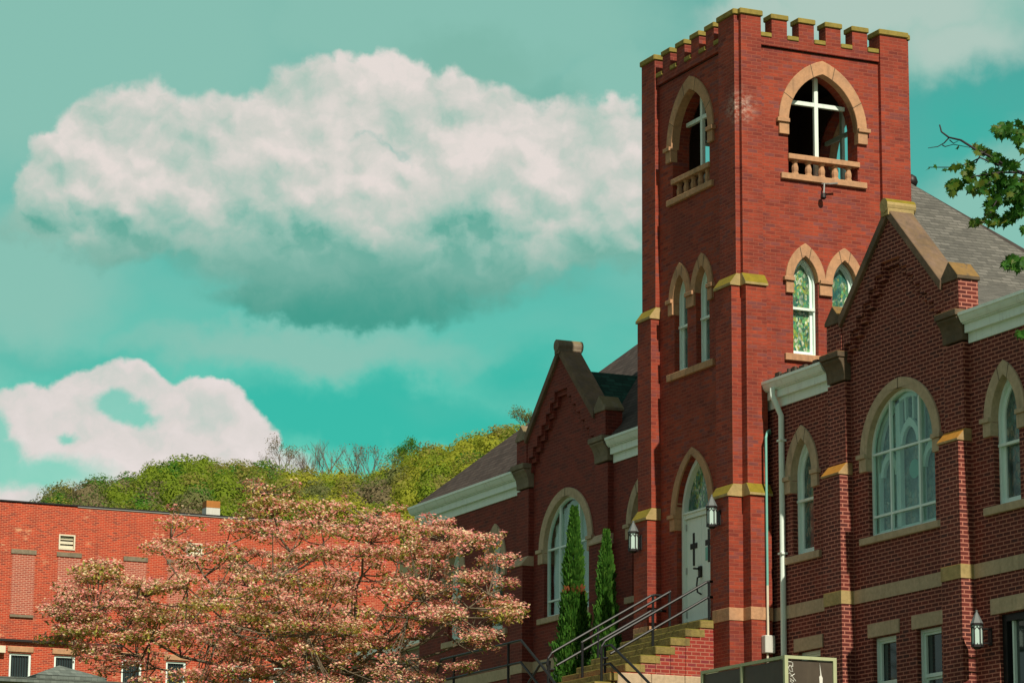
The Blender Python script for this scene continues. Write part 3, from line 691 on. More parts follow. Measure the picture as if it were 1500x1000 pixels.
mb = MB(); mb.plate(rect(7.22, 8.6, -3.0, -.86), [rect(7.34, 8.48, -2.95, -.97)], 'y', WY+.06, WY+.2); fr = mb.build('side_door', M['black'], church)
MB().plate(rect(7.33, 8.49, -2.96, -.96), [], 'y', WY+.15, WY+.16).build('glass_pane', M['darkglass'], fr)
mb = MB(); mb.box(7.43, 7.47, WY+.10, WY+.15, -2.95, -.97); mb.build('door_jamb', M['frame'], fr)
# pilasters and gables
def gable(c, mat):
    for sg in (-1, 1):
        a0, a1 = sorted((c+sg*1.55, c+sg*2.12))
        mb = MB(); mb.box(a0, a1, .55, WY, GZ, 1.97); mb.box(a0, a1, .68, WY, 1.97, 3.56)
        pl = mb.build('pilaster', M[mat], church)
        mb = MB(); e = .02; prof = [(.52, 1.965), (.52, 2.0), (.672, 2.17), (WY-.002, 2.17), (WY-.002, 1.965)]
        va = [mb.b.verts.new((a0-e, y, z)) for y, z in prof]; vb = [mb.b.verts.new((a1+e, y, z)) for y, z in prof]
        mb.b.faces.new(va); mb.b.faces.new(vb[::-1])
        for i in range(5): mb.b.faces.new([va[i], va[(i+1) % 5], vb[(i+1) % 5], vb[i]])
        mb.build('offset_stone', M['dirtystone'] if c > 0 else M['sandstone'], pl, bevel=.006)
        mb = MB(); mb.box(a0-.01, a1+.01, .538, WY-.001, -.225, 0); mb.build('belt_stone', M['mossy'] if c > 0 else M['sandstone'], pl, bevel=.005)
        # kneeler corbel: slab over concave bracket
        mb = MB(); prof = [(.668, 3.60), (.668, 3.70), (.65, 3.80), (.61, 3.89), (.565, 3.945), (.56, 3.982), (WY, 3.982), (WY, 3.60)]
        va = [mb.b.verts.new((a0-.01, y, z)) for y, z in prof]; vb = [mb.b.verts.new((a1+.01, y, z)) for y, z in prof]
        mb.b.faces.new(va); mb.b.faces.new(vb[::-1]); n = len(prof)
        for i in range(n): mb.b.faces.new([va[i], va[(i+1) % n], vb[(i+1) % n], vb[i]])
        mb.box(a0-.03, a1+.03, .53, .9, 3.985, 4.09)
        mb.build('kneeler', M['dirty' if c > 0 else 'kneel'], church, bevel=.008)
        # pinnacle block and its gabled cap
        b0, b1 = sorted((c+sg*1.60, c+sg*2.08))
        mb = MB(); mb.box(b0, b1, .65, 1.02, 4.102, 4.60); pn = mb.build('pinnacle', M[mat], church)
        mb = MB(); tri = [(b0-.03, 4.60), (b1+.03, 4.60), (b1+.03, 4.66), ((b0+b1)/2, 4.93), (b0-.03, 4.66)]
        mb.plate(tri, [], 'y', .62, 1.05); mb.build('cap_stone', M['dirty' if c > 0 else 'kneel'], pn, bevel=.01)
    # wall layers above the eaves line
    MB().plate([(c-1.58, EZ), (c+1.58, EZ), (c+1.58, 4.5), (c, 6.02), (c-1.58, 4.5)], [], 'y', WY-.001, WY+.25).build('gable_wall', M[mat], church)
    def stepped(n, dz, dxo=0):
        L = []
        x, z = 1.552, 3.56
        st = []
        for k in range(8):
            st.append((.09+.205*k+dxo, 5.36-.195*k+dz))
        # outline of the right half from the pilaster inward and up
        out = []
        for k in reversed(range(8)):
            xx, zz_ = st[k]
            xn = st[k+1][0] if k < 7 else 1.58
            out += [(min(xn, 1.58), zz_-.0), (xx, zz_)]
        return out
    for (y0, y1, dz, dxo) in ((.665, .725, 0, 0), (.725, WY-.002, -.10, -.035)):
        rt = stepped(8, dz, dxo); e = 0 if y0 < .7 else .003
        lf = [(-a, b) for a, b in rt]
        poly = [(c+a, b) for a, b in rt]+[(c+a, b) for a, b in lf[::-1]]
        poly += [(c-1.58-e, 4.55), (c, 6.10-e), (c+1.58+e, 4.55)]
        MB().plate(poly, [], 'y', y0, y1).build('corbelled_gable', M[mat], church)
    # coping slabs and roll stone
    for sg in (-1, 1):
        mb = MB(); p = [(c+sg*1.60, 4.50), (c+sg*1.63, 4.66), (c, 6.27), (c, 6.08)]
        mb.plate(p, [], 'y', .60, 1.06); mb.build('coping', M['coping'], church, bevel=.01)
    mb = MB(); mb.tube([(c, .56, 6.27), (c, 1.12, 6.27)], .125, 16); mb.box(c-.11, c+.11, .575, 1.08, 6.10, 6.26); mb.build('apex_stone', M['mossy' if c > 0 else 'kneel'], church)
M['dirtystone'] = stone_mat('orange_lichen_stone', (.52, .38, .2), (.3, .2, .1), 1.1, (.55, .24, .015), stain=.4)
M['kneel'] = stone_mat('grey_stone', (.27, .22, .16), (.19, .155, .11), .5, (.24, .18, .03), stain=.6)
M['coping'] = stone_mat('stained_coping', (.21, .135, .09), (.12, .08, .055), .3, (.26, .16, .05), stain=.7)
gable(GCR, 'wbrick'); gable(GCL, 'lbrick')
# eaves: frieze, soffit box, gutter
def eave(a0, a1, e0=0, e1=0):
    mb = MB(); mb.box(a0+.02*(e0 > 0), a1, WY-.03, WY-.001, EZ, 3.70); mb.box(a0-e0*.5, a1+e1*.5, .70, WY-.002, 3.702, 3.84); mb.build('cornice', M['white'], church)
    mb = MB(); prof = [(.70, 3.86), (.64, 3.86), (.615, 3.90), (.59, 3.96), (.575, 3.97), (.575, 4.02), (.59, 4.02), (.60, 3.98), (.70, 3.98)]
    va = [mb.b.verts.new((a0-e0, y, z)) for y, z in prof]; vb = [mb.b.verts.new((a1+e1, y, z)) for y, z in prof]
    n = len(prof); mb.b.faces.new(va); mb.b.faces.new(vb[::-1])
    for i in range(n): mb.b.faces.new([va[i], va[(i+1) % n], vb[(i+1) % n], vb[i]])
    mb.box(a0-e0, a1+e1, .66, WY-.01, 3.842, 3.858)
    mb.build('gutter', M['white'], church)
eave(.02, GCR-2.20, 0, 0); eave(GCR+2.02+.13, XR, 0, .3); eave(XL, GCL-2.18, .25, 0); eave(GCL+2.18, TX0)
# roofs
A = Vector((-5.5, 6.758, 10.154)); EY, EZ2 = .62, 3.99
def Fz(y): return EZ2+(y-EY)*(A.z-EZ2)/(A.y-EY)
def slab(mb, pts, t=.05):
    pts = [Vector(p) for p in pts]; tr = tessellate_polygon([[Vector((p.x, p.y, 0)) for p in pts]])
    va = [mb.b.verts.new(p) for p in pts]; vb = [mb.b.verts.new(p-Vector((0, 0, t))) for p in pts]; n = len(pts)
    for q in tr:
        mb.b.faces.new([va[i] for i in q]); mb.b.faces.new([vb[i] for i in q[::-1]])
    for i in range(n): mb.b.faces.new([va[i], va[(i+1) % n], vb[(i+1) % n], vb[i]])
Cn = Vector((XL-.2, EY, EZ2)); Cb = Vector((XL-.2, 12.9, EZ2)); P = Vector((-1.85, 5.05, 8.66)); HB = Vector((.9, 7.36, 6.07)); Eb = Vector((.9, 12.9, EZ2))
NL, NR = GCL-2.15, GCL+2.15; gy = 1.0
front = [Cn, (NL, EY, EZ2), (NL, gy, Fz(gy)), (NR, gy, Fz(gy)), (NR, EY, EZ2), (TX0-.2, EY, EZ2), (TX0-.2, 3.95, Fz(3.95)), A]
mb = MB(); slab(mb, front); mb.build('roof', M['bshingle'], church)
mb = MB(); slab(mb, [A, (TX0-.2, 3.95, Fz(3.95)), P]); mb.build('roof', M['bshingle'], church)
mb = MB(); slab(mb, [P, (-1.85, 3.86, 8.66), (.9, 3.86, 6.07), HB]); mb.build('roof', M['shingle'], church)
mb = MB(); slab(mb, [Cn, A, Cb]); mb.build('roof', M['bshingle'], church)
mb = MB(); slab(mb, [A, P, Cb]); slab(mb, [P, Eb, Cb]); slab(mb, [P, HB, Eb]); mb.build('roof', M['bshingle'], church)
sk = lambda x: 6.07-.36*(x-.9)
mb = MB(); slab(mb, [(.9, 3.86, 6.065), (3.6, 1.06, sk(3.6)), (6.28, 1.06, sk(6.28)), (6.7, EY+.01, sk(6.7)), (6.7, 12.9, sk(6.7)), (.9, 12.9, 6.065)]); mb.build('lower_roof', M['shingle'], church)
mb = MB(); slab(mb, [(6.7, EY+.01, sk(6.7)-.001), (XR+.3, EY+.01, EZ2-.03), (XR+.3, 12.9, EZ2-.03), (6.7, 12.9, sk(6.7)-.001)]); mb.build('lower_roof', M['shingle'], church)
mb = MB(); slab(mb, [(.02, EY+.01, 4.0), (GCR-2.12, EY+.01, 4.0), (GCR-2.12, 3.8, 4.06), (.02, 3.8, 4.06)]); mb.build('lower_roof', M['shingle'], church)
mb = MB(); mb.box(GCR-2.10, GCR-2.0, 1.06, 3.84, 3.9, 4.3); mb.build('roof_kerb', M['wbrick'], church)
rz, hw_ = 5.80, 1.86; yb = EY+(rz-EZ2)*(A.y-EY)/(A.z-EZ2)
for sg in (-1, 1):
    mb = MB(); slab(mb, [(GCL, .95, rz), (GCL+sg*hw_, .95, EZ2+.02), (GCL, yb+.1, rz)]); mb.build('gable_roof', M['shade_shingle'], church)
rnd = random.Random(4); mb = MB()
for i in range(46):
    x = rnd.uniform(.45, 2.2); z = 4.02+rnd.random()*.05; y = rnd.uniform(.64, .80)
    mb.box(x, x+rnd.uniform(.05, .16), y, y+.05, z-.02, z+rnd.uniform(.02, .09))
tag(mb.build('roof_debris', M['bark'], church), kind='stuff')
MB().lathe([(.02, -.12), (.09, -.10), (.13, 0), (.10, .1), (.03, .15)], Vector((-2.02, 5.16, 8.74)), 12).build('roof_vent', M['iron'], church, smooth=True)
# downpipe and conduit
mb = MB(); dp = [(.50, .62, 3.86), (.51, .62, 3.72), (.60, .74, 3.36), (.60, .74, -3.1)]; mb.tube(dp, .052, 10)
for z in (2.9, .9, -1.0): mb.box(.53, .67, .68, .799, z, z+.035)
mb.build('downpipe', M['white'], church)

# conduit and meter box on the tower's flank
mt = thing('electric_box', 'small pale grey electric box on the brick tower flank with conduit rising from it', 'electric box', (.36, .56, -.81))
mb = MB(); mb.box(.285, .43, .47, .67, -.81, -.50); mb.build('box_body', M['boxgrey'], mt, bevel=.012)
mb = MB(); mb.tube([(.10, .80, 3.12), (.22, .72, 3.16), (.30, .63, 3.12), (.33, .58, 3.0), (.33, .58, .38)], .022, 8); mb.build('conduit', M['teal'], mt)  # upper length of the pipe, its shade put into the teal colour
mb = MB(); mb.tube([(.33, .58, .38), (.33, .58, -.5)], .022, 8); mb.tube([(.36, .55, -.81), (.36, .55, -2.2)], .02, 8); mb.build('conduit', M['cream'], mt)  # same pipe lower down, sunlight put into the paler colour

# bracket below the belfry sill
sb = thing('wall_bracket', 'small dark metal bracket hanging below the sunlit belfry sill', 'bracket', (0.05, 2.0, 7.8))
mb = MB(); mb.tube([(.02, 1.96, 7.86), (.16, 2.05, 7.83), (.16, 2.22, 7.86)], .018, 6); mb.tube([(.10, 1.98, 7.84), (.11, 1.96, 7.62)], .015, 6); mb.build('arm', M['steel'], sb)
MB().lathe([(.015, .06), (.05, .03), (.055, -.03), (.03, -.06)], (.11, 1.95, 7.60), 10).build('lamp_shade', M['iron'], sb)

# ---- lanterns
def lantern(x, y, z, label, sc=1.0, hang=None):
    """hexagonal gothic wall lantern, centre x,y; z is bottom of the glass body"""
    t = thing('wall_lantern', label, 'lantern', (x, y, z), 'gothic wall lanterns on the church')
    r, h = .088*sc, .34*sc
    MB().lathe([(r*.9, .02), (r*.93, h-.02)], (x, y, z), 6).build('lantern_glass', M['ltglass'], t)
    mb = MB()
    for k in range(6):
        a = 6.28318*k/6; px_, py_ = x+r*math.cos(a), y+r*math.sin(a); mb.tube([(px_, py_, z), (px_, py_, z+h)], .009*sc, 5)
        a2 = a+6.28318/6; qx, qy = x+r*math.cos(a2), y+r*math.sin(a2)
        mx_, my_ = (px_+qx)/2, (py_+qy)/2
        mb.tube([(px_, py_, z+h*.72), (mx_, my_, z+h*.88), (qx, qy, z+h*.72)], .007*sc, 4); mb.tube([(mx_, my_, z), (mx_, my_, z+h*.12)], .006, 4)
    mb.lathe([(r*1.12, -.02), (r*1.12, .02)], (x, y, z), 6); mb.lathe([(r*.5, -.05), (r*.8, -.02)], (x, y, z), 6); mb.lathe([(r*1.15, h-.02), (r*1.15, h+.01)], (x, y, z), 6)
    mb.build('lantern_cage', M['iron'], t)
    mb = MB(); mb.lathe([(r*1.12, 0), (r*.75, .07*sc), (r*.2, .17*sc), (.012, .19*sc)], (x, y, z+h+.01), 6); mb.lathe([(.018, 0), (.018, .025)], (x, y, z+h+.19*sc), 6); mb.build('lantern_roof', M['pewter'], t)
    mb = MB(); mb.box(x-.05, x+.05, hang-.02, hang, z+.02, z+h*.85); mb.tube([(x, y+r, z+h*.8), (x, hang, z+h*.8)], .014, 6); mb.tube([(x, y+r*.9, z+.05), (x, hang, z+.05)], .012, 6); mb.build('wall_bracket', M['iron'], t)
lantern(-.33, -.16, 1.47, 'hexagonal lantern with pale glass beside the right edge of the church door', 1.0, -.002)
lantern(-3.40, -.16, 1.42, 'hexagonal lantern with pale glass on the tower pier left of the door', 1.0, -.002)
lantern(6.98, .55, -1.33, 'hexagonal lantern with peaked roof beside the dark side door at lower right', 1.0, WY-.002)

# ================================================================== STAIRS
st = thing('stone_stairs', 'mossy yellow stone steps with brick cheek wall climbing to the church door', 'stairs', (-1.8, -1.5, GZ))
RI, TR = .1675, .2945
mb = MB()
for k in range(10):
    z1 = -.168-RI*k; y0 = -.27-TR*k
    back = .0 if k == 0 else y0+TR+.10
    mb.box(-3.16, -.585, y0, back, z1-.15, z1)
mb.build('step', M['step'], st, bevel=.012)
for k in range(7):
    z1 = -.168-RI*k; y0 = -.27-TR*k
    mb = MB(); mb.box(-.60, -.572, y0+.004, y0+TR-.0, z1-.148, z1-.006); mb.build('step_end', M['step'], st, bevel=.01)
mb = MB()
for k in range(7):
    z1 = -.168-RI*k-.152; y0 = -.27-TR*k
    mb.box(-3.1, -.59, y0+TR*.03+(.0 if k else 0), y0+TR+.001 if k else -.003, -1.17, z1) if k else mb.box(-3.1, -.59, y0, -.003, -1.17, z1)
mb.build('cheek_wall', M['stepbrick'], st)
mb = MB()
for i in range(3): mb.box(-.75, -.565, -1.9+i*.66+.004, -1.9+(i+1)*.66-.004, GZ, -1.172)
mb.box(-3.1, -.76, -2.9, -.0, GZ, -1.68)
mb.build('foundation_stone', M['sandstone'], st, bevel=.012)
mb = MB(); mb.box(-4.4, -.55, -3.9, -2.905, GZ, -1.68); mb.box(-4.6, -3.162, -2.90, -.9, GZ, -1.69)
mb.build('landing', M['sandstone'], st, bevel=.015)
mb = MB()
for k in range(8): mb.box(-.548+k*.29, -.262+k*.29, -3.9, -1.92, GZ, -1.68-RI*(k+1))
for k in range(8): mb.box(-4.602-k*.29-.286, -4.602-k*.29, -3.9, -2.0, GZ, -1.68-RI*(k+1))
mb.build('side_steps', M['concrete'], st)

def rail(label, paths, posts, r=.024, name='handrail'):
    t = thing(name, label, 'handrail', (posts[0][0], posts[0][1], posts[0][2]), 'black pipe handrails of the church stairs')
    for pth in paths: MB().tube(pth, r, 8).build('rail', M['black'], t)
    for (x, y, z0, z1) in posts:
        mb = MB(); mb.tube([(x, y, z0), (x, y, z1)], r*1.05, 8); mb.build('post', M['black'], t)
    return t
def mainrail(x, label, y0=-2.05, hz=.545, end=True):
    s_ = RI/TR
    def zt(y): return hz+s_*(y-.0) if y < 0 else hz
    top = [(x, .26 if end else .12, hz), (x, .03, hz), (x, -.05, hz-.02)]+[(x, y, zt(y)+.005) for y in (-.3, -.8, -1.4, y0+.12)]+[(x, y0, zt(y0)+.0), (x, y0-.07, zt(y0)-.10), (x, y0-.09, zt(y0)-.22), (x, y0-.05, zt(y0)-.30), (x, y0+.05, zt(y0)-.29)]
    low = [(x, .26 if end else .12, hz-.28), (x, .03, hz-.28), (x, -.05, hz-.30)]+[(x, y, zt(y)-.275) for y in (-.3, -.8, -1.4, y0+.1)]
    def gz(y): return -.168-RI*max(0, math.ceil((-.27-y)/TR))
    rail(label, [top, low], [(x, y, gz(y)-.0, zt(y)) for y in (0.0, -1.12)]+[(x, y0-.07, gz(y0-.07), zt(y0)-.1)])
mainrail(-.75, 'black two-bar pipe handrail on the right side of the mossy steps')
mainrail(-2.92, 'black two-bar pipe handrail on the left side of the mossy steps')
s_ = RI/TR
rail('single black pipe handrail down the middle of the mossy steps', [[(-1.8, -.22, .47), (-1.8, -2.0, .47-s_*1.78)]], [(-1.8, -.24, -.168, .47), (-1.8, -1.98, -1.17, -.52)])
rail('black angular railing along the outer edge of the lower stair landing',
     [[(-4.95, -3.65, -1.45), (-4.22, -3.65, -.70), (-.77, -3.65, -.69), (.10, -3.65, -1.22), (.9, -3.65, -1.75)], [(-4.80, -3.65, -1.55), (-4.22, -3.65, -1.08), (-.77, -3.65, -1.07), (.0, -3.65, -1.55)]],
     [(-3.65, -3.65, -1.68, -.70), (-1.29, -3.65, -1.68, -.69)])
rail('black angular railing descending to the right from the lower end of the steps',
     [[(-.9, -2.0, -.70), (-.62, -2.0, -.70), (.35, -2.0, -1.22), (1.3, -2.0, -1.75)], [(-.9, -2.0, -1.02), (-.66, -2.0, -1.02), (.35, -2.0, -1.56)]],
     [(-.86, -2.0, -1.68, -.70), (.9, -2.0, -2.6, -1.53)])
rail('short black railing descending to the left from the lower end of the steps',
     [[(-3.1, -2.0, -.76), (-3.5, -2.0, -.76), (-4.4, -2.0, -1.30)]], [(-3.12, -2.0, -1.68, -.76), (-4.3, -2.0, -1.69, -1.25)])

# ================================================================== metal enclosure lower right
en = thing('metal_enclosure', 'metal enclosure with pale green frame and dark scribbled panels below the tower', 'enclosure', (5.3, -2, GZ))
ex0, ex1, ey0, ey1, ez = 3.25, 6.0, -2.31, -1.39, -1.52
mb = MB()
for x in (ex0, ex0+(ex1-ex0)*.48, ex1-.06):
    for y in (ey0, ey1-.06): mb.box(x, x+.06, y, y+.06, GZ, ez-.05)
for y in (ey0, ey1-.06): mb.box(ex0, ex1, y, y+.06, ez-.05, ez)
for x in (ex0, ex1-.06): mb.box(x, x+.06, ey0+.06, ey1-.06, ez-.05, ez-.001)
mb.build('enclosure_frame', M['paleframe'], en)
mb = MB(); mb.box(ex0+.03, ex1-.03, ey0+.03, ey1-.03, GZ+.1, ez-.06); mb.build('panel', M['panel'], en)
mb = MB(); X_ = ex1-.026
def scr(pts, r=.007):
    mb.tube([(X_, ey0+.055+a, ez-.05-b) for a, b in pts], r, 4)
scr([(.02, .05), (.07, .05), (.10, .06), (.10, .12)]); scr([(.09, .12), (.05, .10), (.02, .14), (.05, .19), (.10, .20), (.09, .15), (.06, .11)])
scr([(.03, .23), (.04, .21), (.09, .27), (.15, .34)]); scr([(.13, .23), (.10, .25), (.06, .27)]); scr([(.06, .32), (.06, .35), (.12, .39)]); scr([(.05, .30), (.11, .35), (.11, .32)])
mb.build('scribble', M['chalk'], en); mb = MB()
mb.plate([(ey0+.63, ez-.09), (ey0+.66, ez-.28), (ey0+.68, ez-.32), (ey0+.665, ez-.7), (ey0+.64, ez-.7), (ey0+.62, ez-.31), (ey0+.64, ez-.28)], [], 'x', X_-.01, X_+.004)
mb.build('paint_splash', M['chalk'], en)

# ================================================================== PLANTING: two columnar evergreens
bed = MB(); bed.box(-7.8, -3.9, -.9, .78, GZ, -1.25); tag(bed.build('planting_bed', M['ground']), kind='structure')
M['arb1'] = leaf_mat('evergreen_foliage', (.02, .09, .008), (.08, .23, .025), .25)
M['arb2'] = leaf_mat('evergreen_tips', (.12, .27, .035), (.04, .14, .015), .3)
M['arbdead'] = leaf_mat('dead_foliage', (.30, .09, .03), (.22, .07, .03), .2)
def conifer(x, y, z0, z1, r, label, dead=None, n=5200, seed=1):
    rnd = random.Random(seed); t = thing('columnar_evergreen', label, 'shrub', (x, y, z0), 'columnar evergreens beside the steps')
    mb = MB(); mb.tube([(x, y, z0-.05), (x+.03, y, (z0+z1)/2), (x, y, z1-.1)], [.05, .03, .008], 7); mb.build('trunk', M['bark'], t)
    mb = LB(); H = z1-z0
    for i in range(n):
        h = rnd.random()**.9; z = z0+.02+h*(H-.03)
        prof = r*(min(1, (1-h)*1.25+.02))**.72*(.9+.1*min(1, h*8+.3))
        prof *= .82+.30*noise.noise(Vector((x*3+math.cos(i)*.0, h*9, seed)))
        a = rnd.random()*6.283
        lump = 1+.34*noise.noise(Vector((math.cos(a)*2, math.sin(a)*2, z*4+seed)))
        rr_ = prof*lump*(1-.45*rnd.random()**2.2)*(1.22 if rnd.random() < .05 else 1)
        c = Vector((x+rr_*math.cos(a), y+rr_*math.sin(a), z))
        out = Vector((math.cos(a)*.5, math.sin(a)*.5, .9+rnd.random()*.4)).normalized()
        side = out.cross(Vector((rnd.uniform(-1, 1), rnd.uniform(-1, 1), rnd.uniform(-1, 1)))).normalized()
        L, W = rnd.uniform(.05, .11), rnd.uniform(.016, .030)
        mb.mi = 1 if rnd.random() < .3 else 0
        if dead and abs(z-dead[0]) < dead[1] and (math.cos(a)*.9-math.sin(a)*.4) > .2 and rnd.random() < .6: mb.mi = 2
        mb.face([c-side*W, c+side*W, c+side*W*.5+out*L, c-side*W*.5+out*L*1.1])
    mb.build('foliage', [M['arb1'], M['arb2'], M['arbdead']], t, recalc=False)
conifer(-6.05, -.10, -1.25, 2.56, .37, 'taller columnar evergreen with a brown dead patch in front of the big left window', (.95, .07), 9000, 3)
conifer(-4.75, -.05, -1.25, 1.93, .29, 'shorter and thinner columnar evergreen nearer to the church steps', None, 6500, 5)

# ================================================================== DOGWOOD
M['petal1'] = leaf_mat('pink_bracts', (.86, .33, .30), (.94, .54, .46), .5)
M['petal2'] = leaf_mat('pale_bracts', (.92, .72, .46), (.94, .80, .55), .5)
M['petal3'] = leaf_mat('deep_pink_bracts', (.72, .14, .18), (.82, .25, .24), .45)
M['newleaf'] = leaf_mat('young_green_leaves', (.42, .42, .06), (.60, .54, .12), .5)
M['darkleaf'] = leaf_mat('green_leaves', (.14, .18, .025), (.24, .27, .045), .45)
M['redleaf'] = leaf_mat('russet_leaves', (.38, .17, .07), (.26, .14, .06), .4)
rh = Vector((rr.x, rr.y, 0)).normalized(); fh = Vector((ff.x, ff.y, 0)).normalized(); DD = 50.0
def dpos(u, v, dep=0.0):
    """point of the crown: u, v across and up the crown in the tree's own vertical plane, dep metres behind it"""
    a = (u-750)/4583.9; b = -(v-500)/4583.9
    q = (ff+rr*a+uu*b); k = (DD+dep)/q.dot(fh)
    return CAM+q*k
def make_dogwood():
    rnd = random.Random(11)
    base = dpos(500, 1090, 0); base.z = ground_z(base.x, base.y)
    t = thing('dogwood_tree', 'spreading dogwood tree covered in pink and cream blossom in front of the red building', 'tree', base)
    fork = dpos(497, 990)
    mb = MB(); mb.tube([base-Vector((0, 0, .2)), base.lerp(fork, .5)+rh*.05, fork], [.19, .15, .13], 10)
    fork2 = dpos(480, 1010); fork3 = dpos(520, 1005)
    # crown outline in the tree plane: (u, v_top, v_bot)
    prof = [(80, 890, 925), (120, 830, 965), (165, 812, 1000), (200, 812, 1030), (250, 785, 1040), (300, 790, 1050), (350, 745, 1050), (400, 728, 1050), (450, 738, 1050), (500, 736, 1040), (550, 744, 1030), (600, 760, 1010), (640, 762, 985), (690, 775, 968), (720, 790, 945), (752, 865, 900)]
    def lim(u):
        for (a, b, c), (a2, b2, c2) in zip(prof, prof[1:]):
            if a <= u <= a2:
                f = (u-a)/(a2-a); return b+(b2-b)*f, c+(c2-c)*f
        return 900, 900
    sprays = []
    for i in range(1120):
        u = rnd.uniform(84, 748); lo, hi = lim(u)
        v = lo+(hi-lo)*rnd.random()**1.12
        if v > 1040: continue
        depm = 2.6*math.sqrt(max(.05, 1-((u-430)/360)**2))*(.5+.5*min(1, (v-lo)/90))
        dep = rnd.uniform(-1, 1)*depm
        # gaps
        g = noise.noise(Vector((u/42., v/20., 3.1)))+.5*noise.noise(Vector((u/18., v/10., 7.1)))
        if g < -.20 : continue
        if u < 280 and v > 935 and g < .12: continue
        if v-lo < 35 and rnd.random() < (.35 if u < 340 else .1): continue
        if u < 330 and v < 880 and g < -.02: continue
        if u > 600 and v > 905 and g < .2: continue
        if u > 640 and v > 800 and g < .16: continue
        sprays.append((u, v, dep, rnd.uniform(.15, .40), 0))
    # the tall leader and hand-placed tips
    for (u, v, r_) in ((372, 703, .12), (368, 712, .1), (380, 718, .16), (392, 712, .1), (376, 735, .2), (410, 735, .2), (395, 728, .16), (385, 738, .2), (432, 706, .07), (425, 722, .12), (400, 745, .25), (370, 752, .2), (255, 742, .10), (262, 757, .14), (250, 765, .2), (285, 765, .16),
                       (560, 748, .18), (582, 742, .12), (536, 748, .12), (505, 728, .05), (480, 745, .1), (738, 778, .06), (722, 785, .1), (700, 790, .12), (745, 880, .12), (732, 884, .18), (700, 930, .2), (715, 945, .16), (685, 922, .2), (660, 905, .2), (672, 912, .12), (705, 868, .22), (668, 790, .16), (655, 762, .10),
                       (90, 893, .12), (105, 878, .2), (112, 905, .2), (120, 838, .12), (650, 770, .12), (628, 755, .14), (612, 790, .14)):
        sprays.append((u, v, rnd.uniform(-.5, .5), r_*1.5, 1))
    pts = [dpos(u, v, d_) for u, v, d_, r_, k in sprays]
    # limbs
    limbs = []
    ends = [(140, 900, -.6), (180, 850, .8), (250, 790, 0), (275, 860, -1.4), (330, 800, 1.2), (385, 722, 0), (400, 850, -1.8), (470, 770, .8), (545, 765, -.5), (600, 800, 1.2), (660, 795, 0), (715, 870, -.4), (690, 925, .3), (620, 880, -1.5), (520, 850, 1.8), (310, 930, 1.5), (200, 960, .4), (590, 945, .9), (450, 930, -2.0), (360, 900, 2.0)]
    nodes = []
    for (u, v, d_) in ends:
        st_ = rnd.choice((fork, fork2, fork3)) if v > 800 else fork
        e = dpos(u, v, d_); n = 9; L = []
        mid = st_.lerp(e, .5); up = (e-st_).length*.10
        for k in range(n+1):
            f = k/n; p_ = st_.lerp(e, f); 
            drop = math.sin(f*math.pi)*up*(-.6 if v > 830 else .3)
            p_ = p_+Vector((0, 0, -drop*0.0 + (-(1-f)*f*(e-st_).length*.25 if v > 780 else 0)))
            p_ += Vector((rnd.uniform(-.08, .08), rnd.uniform(-.08, .08), rnd.uniform(-.06, .06)))*(1 if 0 < k < n else 0)
            L.append(p_)
        mb.tube(L, [.036*(1-k/n)+.010 for k in range(n+1)], 6); nodes += L[2:]
    mb.tube([base.lerp(fork, .75), fork2, dpos(462, 985)], [.11, .09, .07], 8); mb.tube([base.lerp(fork, .8), fork3, dpos(545, 985)], [.11, .09, .06], 8)
    for p_ in pts:
        q = min(nodes, key=lambda n_: (n_-p_).length_squared+(.6 if n_.z > p_.z+.1 else 0))
        m_ = q.lerp(p_, .55)+Vector((0, 0, -.06*(q-p_).length)); mb.tube([q, m_, p_], [.014, .010, .006], 4, cap=False)
    for (a, b) in (((600, 935), (655, 928)), ((650, 925), (700, 958)), ((560, 985), (625, 900))):
        p0, p1 = dpos(*a), dpos(*b); mb.tube([p0, p0.lerp(p1, .5)+Vector((0, 0, -.05)), p1], [.02, .014, .008], 5)
    mb.build('trunk', M['dogbark'], t, smooth=True)
    mb = LB(); mats = [M['petal1'], M['petal2'], M['petal3'], M['newleaf'], M['darkleaf'], M['redleaf']]
    for (u, v, d_, r_, k), c in zip(sprays, pts):
        tilt = Vector((rnd.uniform(-.14, .14), rnd.uniform(-.14, .14), 1)).normalized()
        g2 = noise.noise(Vector((u/70., v/50., 9.)))
        pinkness = .62+g2*.75+(.15 if u > 560 else 0)
        nb = int(1500*r_*r_)+14
        for j in range(nb):
            a = rnd.random()*6.283; q = r_*math.sqrt(rnd.random())
            off = Vector((math.cos(a)*q, math.sin(a)*q, 0)); off.z = -(off.x*tilt.x+off.y*tilt.y)+rnd.gauss(0, .03)-.12*q*q/r_
            p_ = c+off
            x_ = rnd.random()
            if x_ < .50*pinkness+.14: mi = 0
            elif x_ < .60*pinkness+.40: mi = 1
            elif x_ < .62*pinkness+.45: mi = 2
            elif x_ < .92: mi = 3
            else: mi = 5
            if rnd.random() < .20: mi = 4 if rnd.random() < .7 else 5
            mb.mi = mi
            s_ = rnd.uniform(.014, .028) if mi < 3 else rnd.uniform(.016, .034)
            nrm = Vector((rnd.gauss(0, .45)+.25, rnd.gauss(0, .45)-.1, 1)).normalized()
            if mi >= 3: nrm = Vector((rnd.gauss(0, .8), rnd.gauss(0, .8), .6)).normalized(); p_.z -= rnd.uniform(.01, .08)
            e1 = nrm.orthogonal().normalized(); e2 = nrm.cross(e1); th = rnd.random()*1.57
            f1 = e1*math.cos(th)+e2*math.sin(th); f2 = nrm.cross(f1)
